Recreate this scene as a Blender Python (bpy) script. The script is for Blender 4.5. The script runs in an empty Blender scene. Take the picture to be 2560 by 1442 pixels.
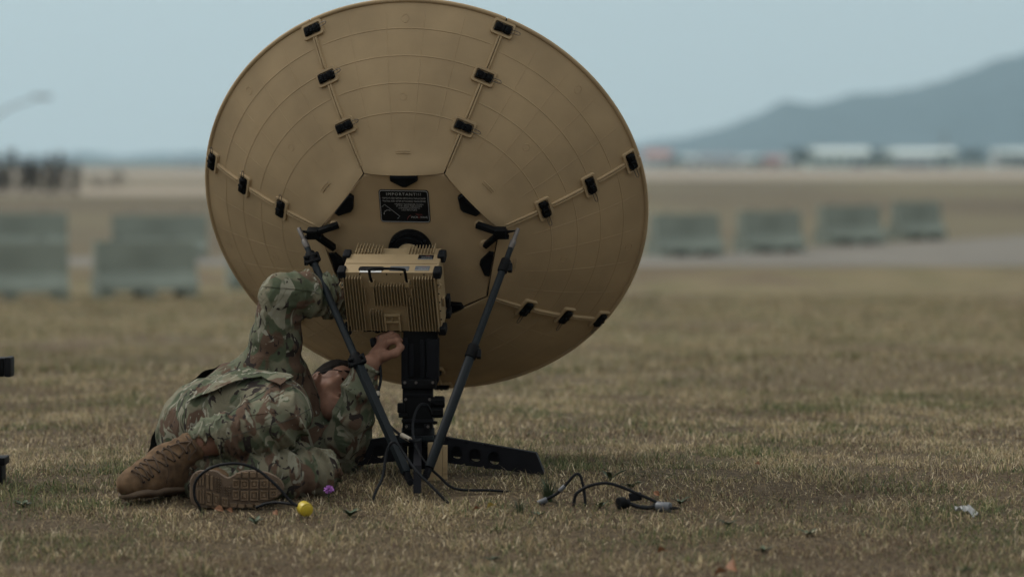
import bpy, bmesh, math, random
import numpy as np
from mathutils import Vector, Matrix
from mathutils.bvhtree import BVHTree

random.seed(7); rng = np.random.default_rng(7)
sc = bpy.context.scene
COL = sc.collection
R = math.radians

# ------------------------------------------------------------------ camera, sky, sun, exposure
F, CAMY, CAMH, PX0, HROW = 7885.0, -9.5, 0.94, 1280.0, 407.0     # focal length and horizon in photograph pixels
cam = bpy.data.cameras.new('camera')
camo = bpy.data.objects.new('camera', cam); COL.objects.link(camo)
camo.location = (0, CAMY, CAMH); camo.rotation_euler = (R(90), 0, 0)
cam.sensor_width = 36.0; cam.lens = F / 2560 * 36.0
cam.shift_y = -(721 - HROW) / 2560
cam.clip_end = 20000; cam.clip_start = 0.1
cam.dof.use_dof = True; cam.dof.focus_distance = 9.4; cam.dof.aperture_fstop = 2.25
sc.camera = camo

SUN_EL, SUN_AZ = 46.0, -58.0         # degrees; azimuth from +Y (away from the camera) towards +X
w = bpy.data.worlds.new('World'); sc.world = w; w.use_nodes = True
nt = w.node_tree; nt.nodes.clear()
wo = nt.nodes.new('ShaderNodeOutputWorld'); bg = nt.nodes.new('ShaderNodeBackground')
sky = nt.nodes.new('ShaderNodeTexSky'); sky.sky_type = 'NISHITA'; sky.sun_disc = False
sky.sun_elevation = R(SUN_EL); sky.sun_rotation = R(SUN_AZ); sky.dust_density = 6; sky.air_density = 1.2
tc = nt.nodes.new('ShaderNodeTexCoord'); sep = nt.nodes.new('ShaderNodeSeparateXYZ')
nt.links.new(tc.outputs['Generated'], sep.inputs[0])
# overcast layer: an even cloud deck, lighter towards the zenith as overcast skies are
mr = nt.nodes.new('ShaderNodeMapRange'); mr.inputs['From Min'].default_value = 0.0; mr.inputs['From Max'].default_value = 1.0
mr.inputs['To Min'].default_value = 1.17; mr.inputs['To Max'].default_value = 2.3
nt.links.new(sep.outputs['Z'], mr.inputs['Value'])
cn = nt.nodes.new('ShaderNodeTexNoise'); cn.inputs['Scale'].default_value = 2.2; cn.inputs['Detail'].default_value = 4
nt.links.new(tc.outputs['Generated'], cn.inputs['Vector'])
cr = nt.nodes.new('ShaderNodeMapRange'); cr.inputs['To Min'].default_value = 0.91; cr.inputs['To Max'].default_value = 1.09
nt.links.new(cn.outputs['Fac'], cr.inputs['Value'])
mm = nt.nodes.new('ShaderNodeMath'); mm.operation = 'MULTIPLY'
nt.links.new(mr.outputs[0], mm.inputs[0]); nt.links.new(cr.outputs[0], mm.inputs[1])
# the deck is brighter on the side of the veiled sun
dp = nt.nodes.new('ShaderNodeVectorMath'); dp.operation = 'DOT_PRODUCT'
dp.inputs[1].default_value = (math.sin(R(SUN_AZ)) * math.cos(R(SUN_EL)), math.cos(R(SUN_AZ)) * math.cos(R(SUN_EL)), math.sin(R(SUN_EL)))
nt.links.new(tc.outputs['Generated'], dp.inputs[0])
gl = nt.nodes.new('ShaderNodeMath'); gl.operation = 'MULTIPLY_ADD'; gl.inputs[1].default_value = 0.45; gl.inputs[2].default_value = 0.86
nt.links.new(dp.outputs['Value'], gl.inputs[0])
m2 = nt.nodes.new('ShaderNodeMath'); m2.operation = 'MULTIPLY'
nt.links.new(mm.outputs[0], m2.inputs[0]); nt.links.new(gl.outputs[0], m2.inputs[1]); mm = m2
cl = nt.nodes.new('ShaderNodeVectorMath'); cl.operation = 'SCALE'
cl.inputs[0].default_value = (4.85, 4.95, 4.9); nt.links.new(mm.outputs[0], cl.inputs['Scale'])
mx = nt.nodes.new('ShaderNodeMix'); mx.data_type = 'RGBA'; mx.inputs[0].default_value = 0.9
nt.links.new(sky.outputs[0], mx.inputs[6]); nt.links.new(cl.outputs[0], mx.inputs[7])
nt.links.new(mx.outputs[2], bg.inputs[0]); bg.inputs[1].default_value = 0.1
nt.links.new(bg.outputs[0], wo.inputs[0])

sl = bpy.data.lights.new('sun', 'SUN'); sl.energy = 1.5; sl.angle = R(11); sl.color = (1.0, 0.96, 0.9)
so = bpy.data.objects.new('sun', sl); COL.objects.link(so)
sd = Vector((math.sin(R(SUN_AZ)) * math.cos(R(SUN_EL)), math.cos(R(SUN_AZ)) * math.cos(R(SUN_EL)), math.sin(R(SUN_EL))))
so.rotation_euler = sd.to_track_quat('Z', 'Y').to_euler(); so.location = sd * 60

sc.view_settings.view_transform = 'Standard'; sc.view_settings.look = 'None'
sc.view_settings.exposure = 0.0; sc.view_settings.gamma = 1.0; sc.view_settings.use_curve_mapping = False
HAZE = 0.00019
sc.render.engine = 'CYCLES'
sc.cycles.use_denoising = True; sc.cycles.max_bounces = 6; sc.cycles.volume_bounces = 1
sc.cycles.use_adaptive_sampling = True; sc.cycles.adaptive_threshold = 0.02

# ------------------------------------------------------------------ helpers
def P(px, py, y):
    """the point of the place at depth y that stands at pixel (px, py) of the photograph"""
    d = y - CAMY
    return Vector(((px - PX0) * d / F, y, CAMH - (py - HROW) * d / F))

def tag(o, label=None, cat=None, group=None, kind=None):
    if label: o['label'] = label
    if cat: o['category'] = cat
    if group: o['group'] = group
    if kind: o['kind'] = kind
    return o

def thing(name, label, cat, loc=(0, 0, 0), group=None):
    o = bpy.data.objects.new(name, None); COL.objects.link(o); o.location = loc
    o.empty_display_size = 0.1
    return tag(o, label, cat, group)

def link(name, me, parent=None, m=None):
    o = bpy.data.objects.new(name, me); COL.objects.link(o)
    if m is not None:
        me.materials.clear(); me.materials.append(m)
    if parent is not None: o.parent = parent
    return o

class MB:
    def __init__(s): s.v = []; s.f = []
    def add(s, vs, fs, M=None):
        b = len(s.v)
        s.v += [tuple(M @ Vector(v)) for v in vs] if M is not None else [tuple(v) for v in vs]
        s.f += [tuple(b + i for i in f) for f in fs]; return s
    def bm(s, bmx, M=None):
        bmx.verts.index_update()
        s.add([v.co[:] for v in bmx.verts], [[v.index for v in f.verts] for f in bmx.faces], M); bmx.free(); return s
    def box(s, c, size, bev=0.0, M=None, seg=2):
        b = bmesh.new(); bmesh.ops.create_cube(b, size=1.0)
        for v in b.verts: v.co = Vector((v.co.x * size[0], v.co.y * size[1], v.co.z * size[2]))
        if bev > 0: bmesh.ops.bevel(b, geom=list(b.edges), offset=bev, segments=seg, profile=0.7, affect='EDGES')
        T = Matrix.Translation(Vector(c))
        return s.bm(b, (M @ T) if M is not None else T)
    def bar(s, a, b, wx, wy, bev=0.0, up=(0, 0, 1)):
        a = Vector(a); b = Vector(b); z = (b - a); L = z.length; z.normalize()
        x = Vector(up).cross(z)
        if x.length < 1e-4: x = Vector((1, 0, 0)).cross(z)
        x.normalize(); y = z.cross(x)
        M = Matrix((x, y, z)).transposed().to_4x4(); M.translation = (a + b) / 2
        return s.box((0, 0, 0), (wx, wy, L), bev, M)
    def prism(s, pts, z0, z1, cham=0.0, M=None):
        n = len(pts); c = Vector((sum(p[0] for p in pts) / n, sum(p[1] for p in pts) / n))
        def ring(z, ins):
            out = []
            for p in pts:
                q = Vector(p[:2]); d = c - q
                q = q + d.normalized() * ins if d.length > 1e-9 else q
                out.append((q.x, q.y, z))
            return out
        rings = [ring(z0, 0), ring(z1 - cham, 0)] + ([ring(z1, cham)] if cham > 0 else [])
        vs = [v for r_ in rings for v in r_]; fs = [tuple(range(n))[::-1]]
        for k in range(len(rings) - 1):
            for i in range(n):
                j = (i + 1) % n
                fs.append((k * n + i, k * n + j, (k + 1) * n + j, (k + 1) * n + i))
        fs.append(tuple((len(rings) - 1) * n + i for i in range(n)))
        return s.add(vs, fs, M)
    def tube(s, pts, r, seg=8, close=False, caps=True):
        pts = [Vector(p) for p in pts]; n = len(pts)
        rs = r if hasattr(r, '__len__') else [r] * n
        up = None; vs = []; fs = []
        for i in range(n):
            if close: t = pts[(i + 1) % n] - pts[i - 1]
            else: t = pts[min(i + 1, n - 1)] - pts[max(i - 1, 0)]
            t.normalize()
            if up is None:
                up = t.orthogonal().normalized()
            up = (up - t * up.dot(t)).normalized(); b = t.cross(up)
            for k in range(seg):
                a = 2 * math.pi * k / seg
                vs.append(pts[i] + (up * math.cos(a) + b * math.sin(a)) * rs[i])
        m = n if close else n - 1
        for i in range(m):
            for k in range(seg):
                k2 = (k + 1) % seg; j = (i + 1) % n
                fs.append((i * seg + k, i * seg + k2, j * seg + k2, j * seg + k))
        if caps and not close:
            fs.append(tuple(range(seg))[::-1]); fs.append(tuple((n - 1) * seg + k for k in range(seg)))
        return s.add(vs, fs)
    def cyl(s, a, b, r, seg=20, r2=None, cham=0.0):
        a = Vector(a); b = Vector(b); r2 = r if r2 is None else r2
        if cham > 0:
            d = (b - a).normalized() * cham
            return s.tube([a, a + d * .3, a + d, b - d, b - d * .3, b], [r - cham, r - cham * .3, r, r2, r2 - cham * .3, r2 - cham], seg)
        return s.tube([a, b], [r, r2], seg)
    def mesh(s, name, smooth=35):
        me = bpy.data.meshes.new(name); me.from_pydata(s.v, [], s.f); me.validate(); me.update()
        if smooth:
            for p in me.polygons: p.use_smooth = True
            me.set_sharp_from_angle(angle=R(smooth))
        return me
    def build(s, name, m, parent=None, smooth=35):
        return link(name, s.mesh(name, smooth), parent, m)

def spline(pts, n=10):
    pts = [Vector(p) for p in pts]; out = []
    for i in range(len(pts) - 1):
        p0 = pts[max(i - 1, 0)]; p1 = pts[i]; p2 = pts[i + 1]; p3 = pts[min(i + 2, len(pts) - 1)]
        for k in range(n):
            t = k / n
            out.append(0.5 * ((2 * p1) + (p2 - p0) * t + (2 * p0 - 5 * p1 + 4 * p2 - p3) * t * t + (3 * p1 - p0 - 3 * p2 + p3) * t ** 3))
    out.append(pts[-1]); return out

def rrect(wd, ht, r, n=5):
    out = []
    for (cx, cy, a0) in ((wd / 2 - r, ht / 2 - r, 0), (-wd / 2 + r, ht / 2 - r, 90), (-wd / 2 + r, -ht / 2 + r, 180), (wd / 2 - r, -ht / 2 + r, 270)):
        for k in range(n + 1):
            a = R(a0 + 90 * k / n); out.append((cx + r * math.cos(a), cy + r * math.sin(a)))
    return out

# ------------------------------------------------------------------ materials
def mat(name, col, rough=0.6, var=0.12, scale=20.0, bump=0.0, bscale=80.0, metal=0.0, spec=0.5, col2=None, detail=6):
    m = bpy.data.materials.new(name); m.use_nodes = True; t = m.node_tree; b = t.nodes['Principled BSDF']
    b.inputs['Roughness'].default_value = rough; b.inputs['Metallic'].default_value = metal
    b.inputs['Specular IOR Level'].default_value = spec
    tcx = t.nodes.new('ShaderNodeTexCoord')
    n = t.nodes.new('ShaderNodeTexNoise'); n.inputs['Scale'].default_value = scale; n.inputs['Detail'].default_value = detail
    t.links.new(tcx.outputs['Object'], n.inputs['Vector'])
    r = t.nodes.new('ShaderNodeValToRGB'); c = Vector(col); c2 = Vector(col2) if col2 else c * (1 - 1.2 * var)
    r.color_ramp.elements[0].position = 0.3; r.color_ramp.elements[1].position = 0.7
    r.color_ramp.elements[0].color = (*c2, 1); r.color_ramp.elements[1].color = (*(c * (1 + .6 * var)), 1)
    t.links.new(n.outputs['Fac'], r.inputs[0]); t.links.new(r.outputs[0], b.inputs['Base Color'])
    if bump > 0:
        n2 = t.nodes.new('ShaderNodeTexNoise'); n2.inputs['Scale'].default_value = bscale; n2.inputs['Detail'].default_value = 4
        t.links.new(tcx.outputs['Object'], n2.inputs['Vector'])
        bp = t.nodes.new('ShaderNodeBump'); bp.inputs['Strength'].default_value = bump; bp.inputs['Distance'].default_value = 0.01
        t.links.new(n2.outputs['Fac'], bp.inputs['Height']); t.links.new(bp.outputs[0], b.inputs['Normal'])
        t.links.new(n2.outputs['Fac'], b.inputs['Roughness']) if False else None
    return m

M = {}
M['tan'] = mat('tan_paint', (0.385, 0.282, 0.162), 0.7, 0.13, 7.0, 0.04, 160, spec=0.18)
M['tan_box'] = mat('tan_metal_paint', (0.31, 0.225, 0.122), 0.6, 0.10, 14.0, 0.04, 240, spec=0.25)
M['black'] = mat('black_plastic', (0.0045, 0.0045, 0.005), 0.55, 0.2, 40, 0.05, 200, spec=0.08)
M['rubber'] = mat('black_rubber', (0.008, 0.0085, 0.010), 0.6, 0.25, 30, 0.06, 150, spec=0.12)
M['pole'] = mat('dark_grey_pole', (0.008, 0.011, 0.013), 0.5, 0.2, 25, 0.03, 200, spec=0.14)
M['darkmetal'] = mat('charcoal_metal', (0.008, 0.008, 0.010), 0.6, 0.25, 20, 0.05, 150, spec=0.08)
M['collar'] = mat('bronze_collar', (0.10, 0.085, 0.075), 0.45, 0.2, 40, metal=0.3)
M['wire'] = mat('steel_wire', (0.06, 0.055, 0.05), 0.4, 0.2, 40, metal=0.6)
M['label'] = mat('black_label', (0.006, 0.006, 0.0065), 0.5, 0.05, 30, spec=0.1)
M['print'] = mat('grey_print', (0.33, 0.33, 0.32), 0.6, 0.05, 30)
M['red'] = mat('red_print', (0.30, 0.06, 0.05), 0.6, 0.05, 30)
M['greylabel'] = mat('grey_label', (0.085, 0.09, 0.095), 0.5, 0.1, 30)
M['white'] = mat('white_label', (0.6, 0.6, 0.58), 0.6, 0.05, 30)
M['skin'] = mat('skin', (0.225, 0.125, 0.085), 0.55, 0.22, 30, 0.08, 300, spec=0.12, col2=(0.18, 0.09, 0.06))
M['hair'] = mat('dark_hair', (0.012, 0.009, 0.007), 0.8, 0.3, 120, 0.2, 200, spec=0.05)
M['boot'] = mat('tan_suede', (0.150, 0.095, 0.054), 0.92, 0.3, 34, 0.2, 300, spec=0.08, col2=(0.070, 0.044, 0.027))
M['lace'] = mat('brown_lace', (0.075, 0.045, 0.024), 0.8, 0.2, 80)
M['sole'] = mat('brown_rubber', (0.115, 0.077, 0.048), 0.85, 0.25, 30, 0.10, 200)
M['tread'] = mat('lit_tread', (0.160, 0.110, 0.069), 0.85, 0.25, 40, 0.1, 200, spec=0.15)  # lugs lighter than the sole base: groove shadow put into the colours
M['yellow'] = mat('yellow_plastic', (0.46, 0.34, 0.02), 0.45, 0.12, 60)
M['purple'] = mat('purple_petal', (0.42, 0.16, 0.50), 0.6, 0.25, 200)
M['greyconn'] = mat('grey_connector', (0.085, 0.09, 0.10), 0.45, 0.2, 60)
M['ferrule'] = mat('tan_ferrule', (0.36, 0.31, 0.24), 0.5, 0.1, 60)
M['concrete'] = mat('weathered_concrete', (0.235, 0.265, 0.225), 0.9, 0.32, 1.2, 0.25, 30, spec=0.2)
M['brownleaf'] = mat('dry_leaf', (0.24, 0.10, 0.04), 0.7, 0.4, 60)
M['yellowleaf'] = mat('yellow_leaf', (0.36, 0.26, 0.05), 0.7, 0.3, 60)
M['weed'] = mat('green_leaf', (0.035, 0.058, 0.02), 0.6, 0.35, 40)
M['paper'] = mat('crumpled_paper', (0.36, 0.36, 0.35), 0.8, 0.1, 40, 0.3, 60)

def camo_material():
    m = bpy.data.materials.new('camouflage_cloth'); m.use_nodes = True; t = m.node_tree; b = t.nodes['Principled BSDF']
    b.inputs['Roughness'].default_value = 0.9; b.inputs['Specular IOR Level'].default_value = 0.15
    tcx = t.nodes.new('ShaderNodeTexCoord')
    def blob(scale, off, lo, hi, stretch=(1, 1, 1), dist=0.8, det=2.0, rough=.5):
        mp = t.nodes.new('ShaderNodeMapping'); mp.inputs['Location'].default_value = off; mp.inputs['Scale'].default_value = stretch
        t.links.new(tcx.outputs['Object'], mp.inputs[0])
        n = t.nodes.new('ShaderNodeTexNoise'); n.inputs['Scale'].default_value = scale; n.inputs['Detail'].default_value = det
        n.inputs['Distortion'].default_value = dist; n.inputs['Roughness'].default_value = rough
        t.links.new(mp.outputs[0], n.inputs['Vector'])
        r = t.nodes.new('ShaderNodeMapRange'); r.inputs['From Min'].default_value = lo; r.inputs['From Max'].default_value = hi
        t.links.new(n.outputs['Fac'], r.inputs['Value']); return r.outputs[0]
    def mix(a, col, f):
        x = t.nodes.new('ShaderNodeMix'); x.data_type = 'RGBA'
        t.links.new(f, x.inputs[0])
        if isinstance(a, tuple): x.inputs[6].default_value = (*a, 1)
        else: t.links.new(a, x.inputs[6])
        x.inputs[7].default_value = (*col, 1); return x.outputs[2]
    c = mix((0.160, 0.145, 0.098), (0.112, 0.120, 0.078), blob(8, (0, 0, 0), .42, .58))
    c = mix(c, (0.066, 0.078, 0.046), blob(10, (3, 1, 7), .53, .57, (1, 1, .7)))
    c = mix(c, (0.095, 0.060, 0.040), blob(10, (9, 4, 2), .55, .585, (1, 1, .8)))
    c = mix(c, (0.215, 0.205, 0.150), blob(12, (5, 8, 3), .595, .62, (1, 1, .7), 1.6))
    c = mix(c, (0.030, 0.023, 0.020), blob(15, (1, 6, 9), .605, .617, (1.1, 1.1, .75), 2.2, 3))
    c = mix(c, (0.235, 0.225, 0.175), blob(20, (7, 2, 5), .66, .672, (1, 1, .7), 1.6))
    t.links.new(c, b.inputs['Base Color'])
    # fine creases and the weave
    mp = t.nodes.new('ShaderNodeMapping'); mp.inputs['Rotation'].default_value = (.4, .7, .2); mp.inputs['Scale'].default_value = (1, 1, 1.2)
    t.links.new(tcx.outputs['Object'], mp.inputs[0])
    n = t.nodes.new('ShaderNodeTexNoise'); n.inputs['Scale'].default_value = 16; n.inputs['Detail'].default_value = 5; n.inputs['Distortion'].default_value = 1.2
    t.links.new(mp.outputs[0], n.inputs['Vector'])
    n3 = t.nodes.new('ShaderNodeTexNoise'); n3.inputs['Scale'].default_value = 500; t.links.new(tcx.outputs['Object'], n3.inputs['Vector'])
    ad = t.nodes.new('ShaderNodeMath'); ad.operation = 'MULTIPLY_ADD'; ad.inputs[1].default_value = 0.04
    t.links.new(n3.outputs['Fac'], ad.inputs[0]); t.links.new(n.outputs['Fac'], ad.inputs[2])
    bp = t.nodes.new('ShaderNodeBump'); bp.inputs['Strength'].default_value = 0.4; bp.inputs['Distance'].default_value = 0.02
    t.links.new(ad.outputs[0], bp.inputs['Height']); t.links.new(bp.outputs[0], b.inputs['Normal'])
    return m
M['camo'] = camo_material()
M['hem_shade_band'] = mat('hem_shade_band_cloth', (0.014, 0.014, 0.012), 0.95, 0.3, 30, 0.1, 60, spec=0.05)  # shade inside the jacket hem put into the colour; also the cuff band

# ------------------------------------------------------------------ the ground and its setting
KN_D = np.array([-80, 0, 6, 8, 8.8, 9.5, 14, 20, 30, 45, 50, 60, 70, 80, 400, 1000, 2600, 5200.])
KN_Z = np.array([-.12, -.12, -.10, -.06, -.032, 0, -.06, -.28, -.66, -1.0, -.97, -.83, -.68, -.62, -.60, -.45, 0.3, 1.0])
def ground_z(x, y):
    x = np.asarray(x, float); y = np.asarray(y, float); d = y - CAMY
    z = np.interp(d, KN_D, KN_Z)
    f = np.clip((36 - d) / 12, 0, 1) * np.clip((d + 20) / 10, 0, 1)
    far = np.clip((d - 11) / 6, 0.12, 1)
    b = (np.sin(x * 1.3 + y * .7) * .03 + np.sin(x * .6 - y * 1.1 + 2) * .035 + np.sin(x * 2.7 + 1.1 * y + 1) * .012) * far
    b = b + (np.sin(x * 5.1 + 3 * np.sin(y * 2.3)) * np.sin(y * 6.3 + 1.3)) * .005
    return z + b * f

def ground_material():
    m = bpy.data.materials.new('dry_turf'); m.use_nodes = True; t = m.node_tree; b = t.nodes['Principled BSDF']
    b.inputs['Roughness'].default_value = 0.95; b.inputs['Specular IOR Level'].default_value = 0.1
    tcx = t.nodes.new('ShaderNodeTexCoord')
    def noise(s, det=6, st=(1, 1, 1)):
        mp = t.nodes.new('ShaderNodeMapping'); mp.inputs['Scale'].default_value = st
        t.links.new(tcx.outputs['Object'], mp.inputs[0])
        n = t.nodes.new('ShaderNodeTexNoise'); n.inputs['Scale'].default_value = s; n.inputs['Detail'].default_value = det
        t.links.new(mp.outputs[0], n.inputs['Vector']); return n.outputs['Fac']
    def ramp(f, *e):
        r = t.nodes.new('ShaderNodeValToRGB'); el = r.color_ramp.elements
        while len(el) < len(e): el.new(0.5)
        for k, (p, c) in enumerate(e): el[k].position = p; el[k].color = (*c, 1)
        t.links.new(f, r.inputs[0]); return r.outputs[0]
    def mix(a, c, f):
        x = t.nodes.new('ShaderNodeMix'); x.data_type = 'RGBA'; t.links.new(f, x.inputs[0])
        t.links.new(a, x.inputs[6]); t.links.new(c, x.inputs[7]); return x.outputs[2]
    straw = ramp(noise(60, 8), (.3, (.095, .073, .042)), (.5, (.175, .142, .080)), (.7, (.25, .202, .118)))
    green = ramp(noise(45, 8), (.3, (.055, .056, .025)), (.7, (.14, .128, .060)))
    brown = ramp(noise(30, 8), (.3, (.065, .046, .034)), (.7, (.155, .112, .08)))
    fg = ramp(noise(1.1, 5), (.46, (0, 0, 0)), (.66, (.7, .7, .7)))
    fb = ramp(noise(.55, 6, (1, .45, 1)), (.5, (0, 0, 0)), (.66, (.8, .8, .8)))
    c = mix(straw, green, fg); c = mix(c, brown, fb)
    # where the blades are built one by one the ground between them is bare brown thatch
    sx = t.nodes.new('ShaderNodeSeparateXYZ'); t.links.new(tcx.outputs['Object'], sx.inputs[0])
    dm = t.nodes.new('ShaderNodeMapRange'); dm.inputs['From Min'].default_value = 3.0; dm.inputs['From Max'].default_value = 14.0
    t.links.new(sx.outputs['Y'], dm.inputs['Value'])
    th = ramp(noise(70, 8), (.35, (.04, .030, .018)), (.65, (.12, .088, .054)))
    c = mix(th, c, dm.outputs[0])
    # beyond the road the field is a duller brown
    d2 = t.nodes.new('ShaderNodeMapRange'); d2.inputs['From Min'].default_value = 46.0; d2.inputs['From Max'].default_value = 56.0; d2.inputs['To Max'].default_value = 0.75
    t.links.new(sx.outputs['Y'], d2.inputs['Value'])
    fd = ramp(noise(.05, 6, (1, .3, 1)), (.35, (.09, .072, .055)), (.65, (.165, .148, .095)))
    c = mix(c, fd, d2.outputs[0])
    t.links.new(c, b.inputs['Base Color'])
    bp = t.nodes.new('ShaderNodeBump'); bp.inputs['Strength'].default_value = 0.6; bp.inputs['Distance'].default_value = 0.03
    t.links.new(noise(40, 6), bp.inputs['Height']); t.links.new(bp.outputs[0], b.inputs['Normal'])
    return m
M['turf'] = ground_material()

def build_ground():
    ds = list(np.arange(-70, 4, 6.0)) + list(np.arange(4, 36, .22))
    d = 36.0
    while d < 5100: ds.append(d); d *= 1.06
    ds = np.array(sorted(set(np.round(np.concatenate([ds, KN_D]), 3))))
    ds = ds[(ds >= -80) & (ds <= 5200)]
    s = np.linspace(-1, 1, 97); s = np.sign(s) * (0.45 * np.abs(s) + 0.55 * np.abs(s) ** 3)
    D, S = np.meshgrid(ds, s, indexing='ij')
    X = S * (16 + 0.75 * np.abs(D)); Y = D + CAMY; Z = ground_z(X, Y)
    n, k = D.shape; idx = np.arange(n * k).reshape(n, k)
    q = np.stack([idx[:-1, :-1], idx[:-1, 1:], idx[1:, 1:], idx[1:, :-1]], -1).reshape(-1, 4)
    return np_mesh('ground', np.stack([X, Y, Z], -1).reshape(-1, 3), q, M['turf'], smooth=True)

def np_mesh(name, V, Fc, m, smooth=False, parent=None, colors=None):
    """V (n,3); Fc an (m,k) array of equal polygons or a list of such arrays"""
    me = bpy.data.meshes.new(name); Fs = Fc if isinstance(Fc, list) else [Fc]
    me.vertices.add(len(V)); me.vertices.foreach_set('co', np.ascontiguousarray(V, np.float32).ravel())
    loops = np.concatenate([f.ravel() for f in Fs]).astype(np.int32)
    tot = np.concatenate([np.full(len(f), f.shape[1]) for f in Fs]).astype(np.int32)
    st = np.concatenate([[0], np.cumsum(tot)[:-1]]).astype(np.int32)
    me.loops.add(len(loops)); me.loops.foreach_set('vertex_index', loops)
    me.polygons.add(len(tot)); me.polygons.foreach_set('loop_start', st); me.polygons.foreach_set('loop_total', tot)
    if smooth: me.polygons.foreach_set('use_smooth', np.ones(len(tot), bool))
    me.update(calc_edges=True); me.validate()
    if colors is not None:
        a = me.color_attributes.new('blade_colour', 'FLOAT_COLOR', 'POINT')
        a.data.foreach_set('color', np.concatenate([colors, np.ones((len(colors), 1))], 1).astype(np.float32).ravel())
    return link(name, me, parent, m)

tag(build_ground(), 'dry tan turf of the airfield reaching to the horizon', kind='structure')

def strip(name, m, label, rows, lift):
    """a paved sheet given as rows (d, x0, x1), lying on the ground"""
    mb = []; fs = []; K = 24
    dd = [r_[0] for r_ in rows]; n = 0
    ds = np.unique(np.concatenate([np.linspace(dd[0], dd[-1], 40), KN_D[(KN_D > dd[0]) & (KN_D < dd[-1])]]))
    V = []
    for d in ds:
        x0 = np.interp(d, dd, [r_[1] for r_ in rows]); x1 = np.interp(d, dd, [r_[2] for r_ in rows])
        for k in range(K + 1):
            x = x0 + (x1 - x0) * k / K
            V.append((x, d + CAMY, float(ground_z(x, d + CAMY)) + lift))
    q = [(i * (K + 1) + k, i * (K + 1) + k + 1, (i + 1) * (K + 1) + k + 1, (i + 1) * (K + 1) + k) for i in range(len(ds) - 1) for k in range(K)]
    return tag(np_mesh(name, np.array(V), np.array(q), m), label, kind='structure')

M['asphalt'] = mat('grey_asphalt', (0.185, 0.172, 0.148), 0.95, 0.12, 0.6, 0.2, 20, spec=0.05)
M['apron'] = mat('pale_concrete_apron', (0.30, 0.255, 0.20), 0.95, 0.1, 0.05, spec=0.05)
strip('road', M['asphalt'], 'grey service road crossing behind the concrete barriers', [(55.5, -60, 60), (58.5, -60, 60), (59.5, -60, 60)], .012)
strip('road', M['asphalt'], 'grey paved apron widening to the right beyond the barriers', [(59.5, 3.0, 60), (70, 11.5, 60), (78, 18, 60)], .016)
strip('runway', M['apron'], 'pale concrete runway far across the field', [(290, -300, 320), (620, -500, 500)], .03)
strip('taxiway', M['apron'], 'pale taxiway strip on the far left', [(150, -120, -9), (205, -120, -14)], .025)

# ------------------------------------------------------------------ grass
def grass_material():
    m = bpy.data.materials.new('grass_blades'); m.use_nodes = True; t = m.node_tree; b = t.nodes['Principled BSDF']
    a = t.nodes.new('ShaderNodeAttribute'); a.attribute_name = 'blade_colour'
    b.inputs['Roughness'].default_value = 0.75; b.inputs['Specular IOR Level'].default_value = 0.2
    t.links.new(a.outputs['Color'], b.inputs['Base Color'])
    tr = t.nodes.new('ShaderNodeBsdfTranslucent'); t.links.new(a.outputs['Color'], tr.inputs['Color'])
    ms = t.nodes.new('ShaderNodeMixShader'); ms.inputs[0].default_value = 0.3
    t.links.new(b.outputs[0], ms.inputs[1]); t.links.new(tr.outputs[0], ms.inputs[2])
    t.links.new(ms.outputs[0], t.nodes['Material Output'].inputs['Surface'])
    return m
M['grass'] = grass_material()

def pnoise(x, y, seed, f):
    r_ = np.random.default_rng(seed); o = np.zeros_like(x)
    for k in range(7):
        a = r_.uniform(0, 2 * np.pi); q = f * r_.uniform(.5, 1.9); ph = r_.uniform(0, 6.28)
        o += np.sin(q * (np.cos(a) * x + np.sin(a) * y) + ph + 1.3 * np.sin(q * .7 * (np.sin(a) * x - np.cos(a) * y)))
    return o / 3.2

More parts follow.
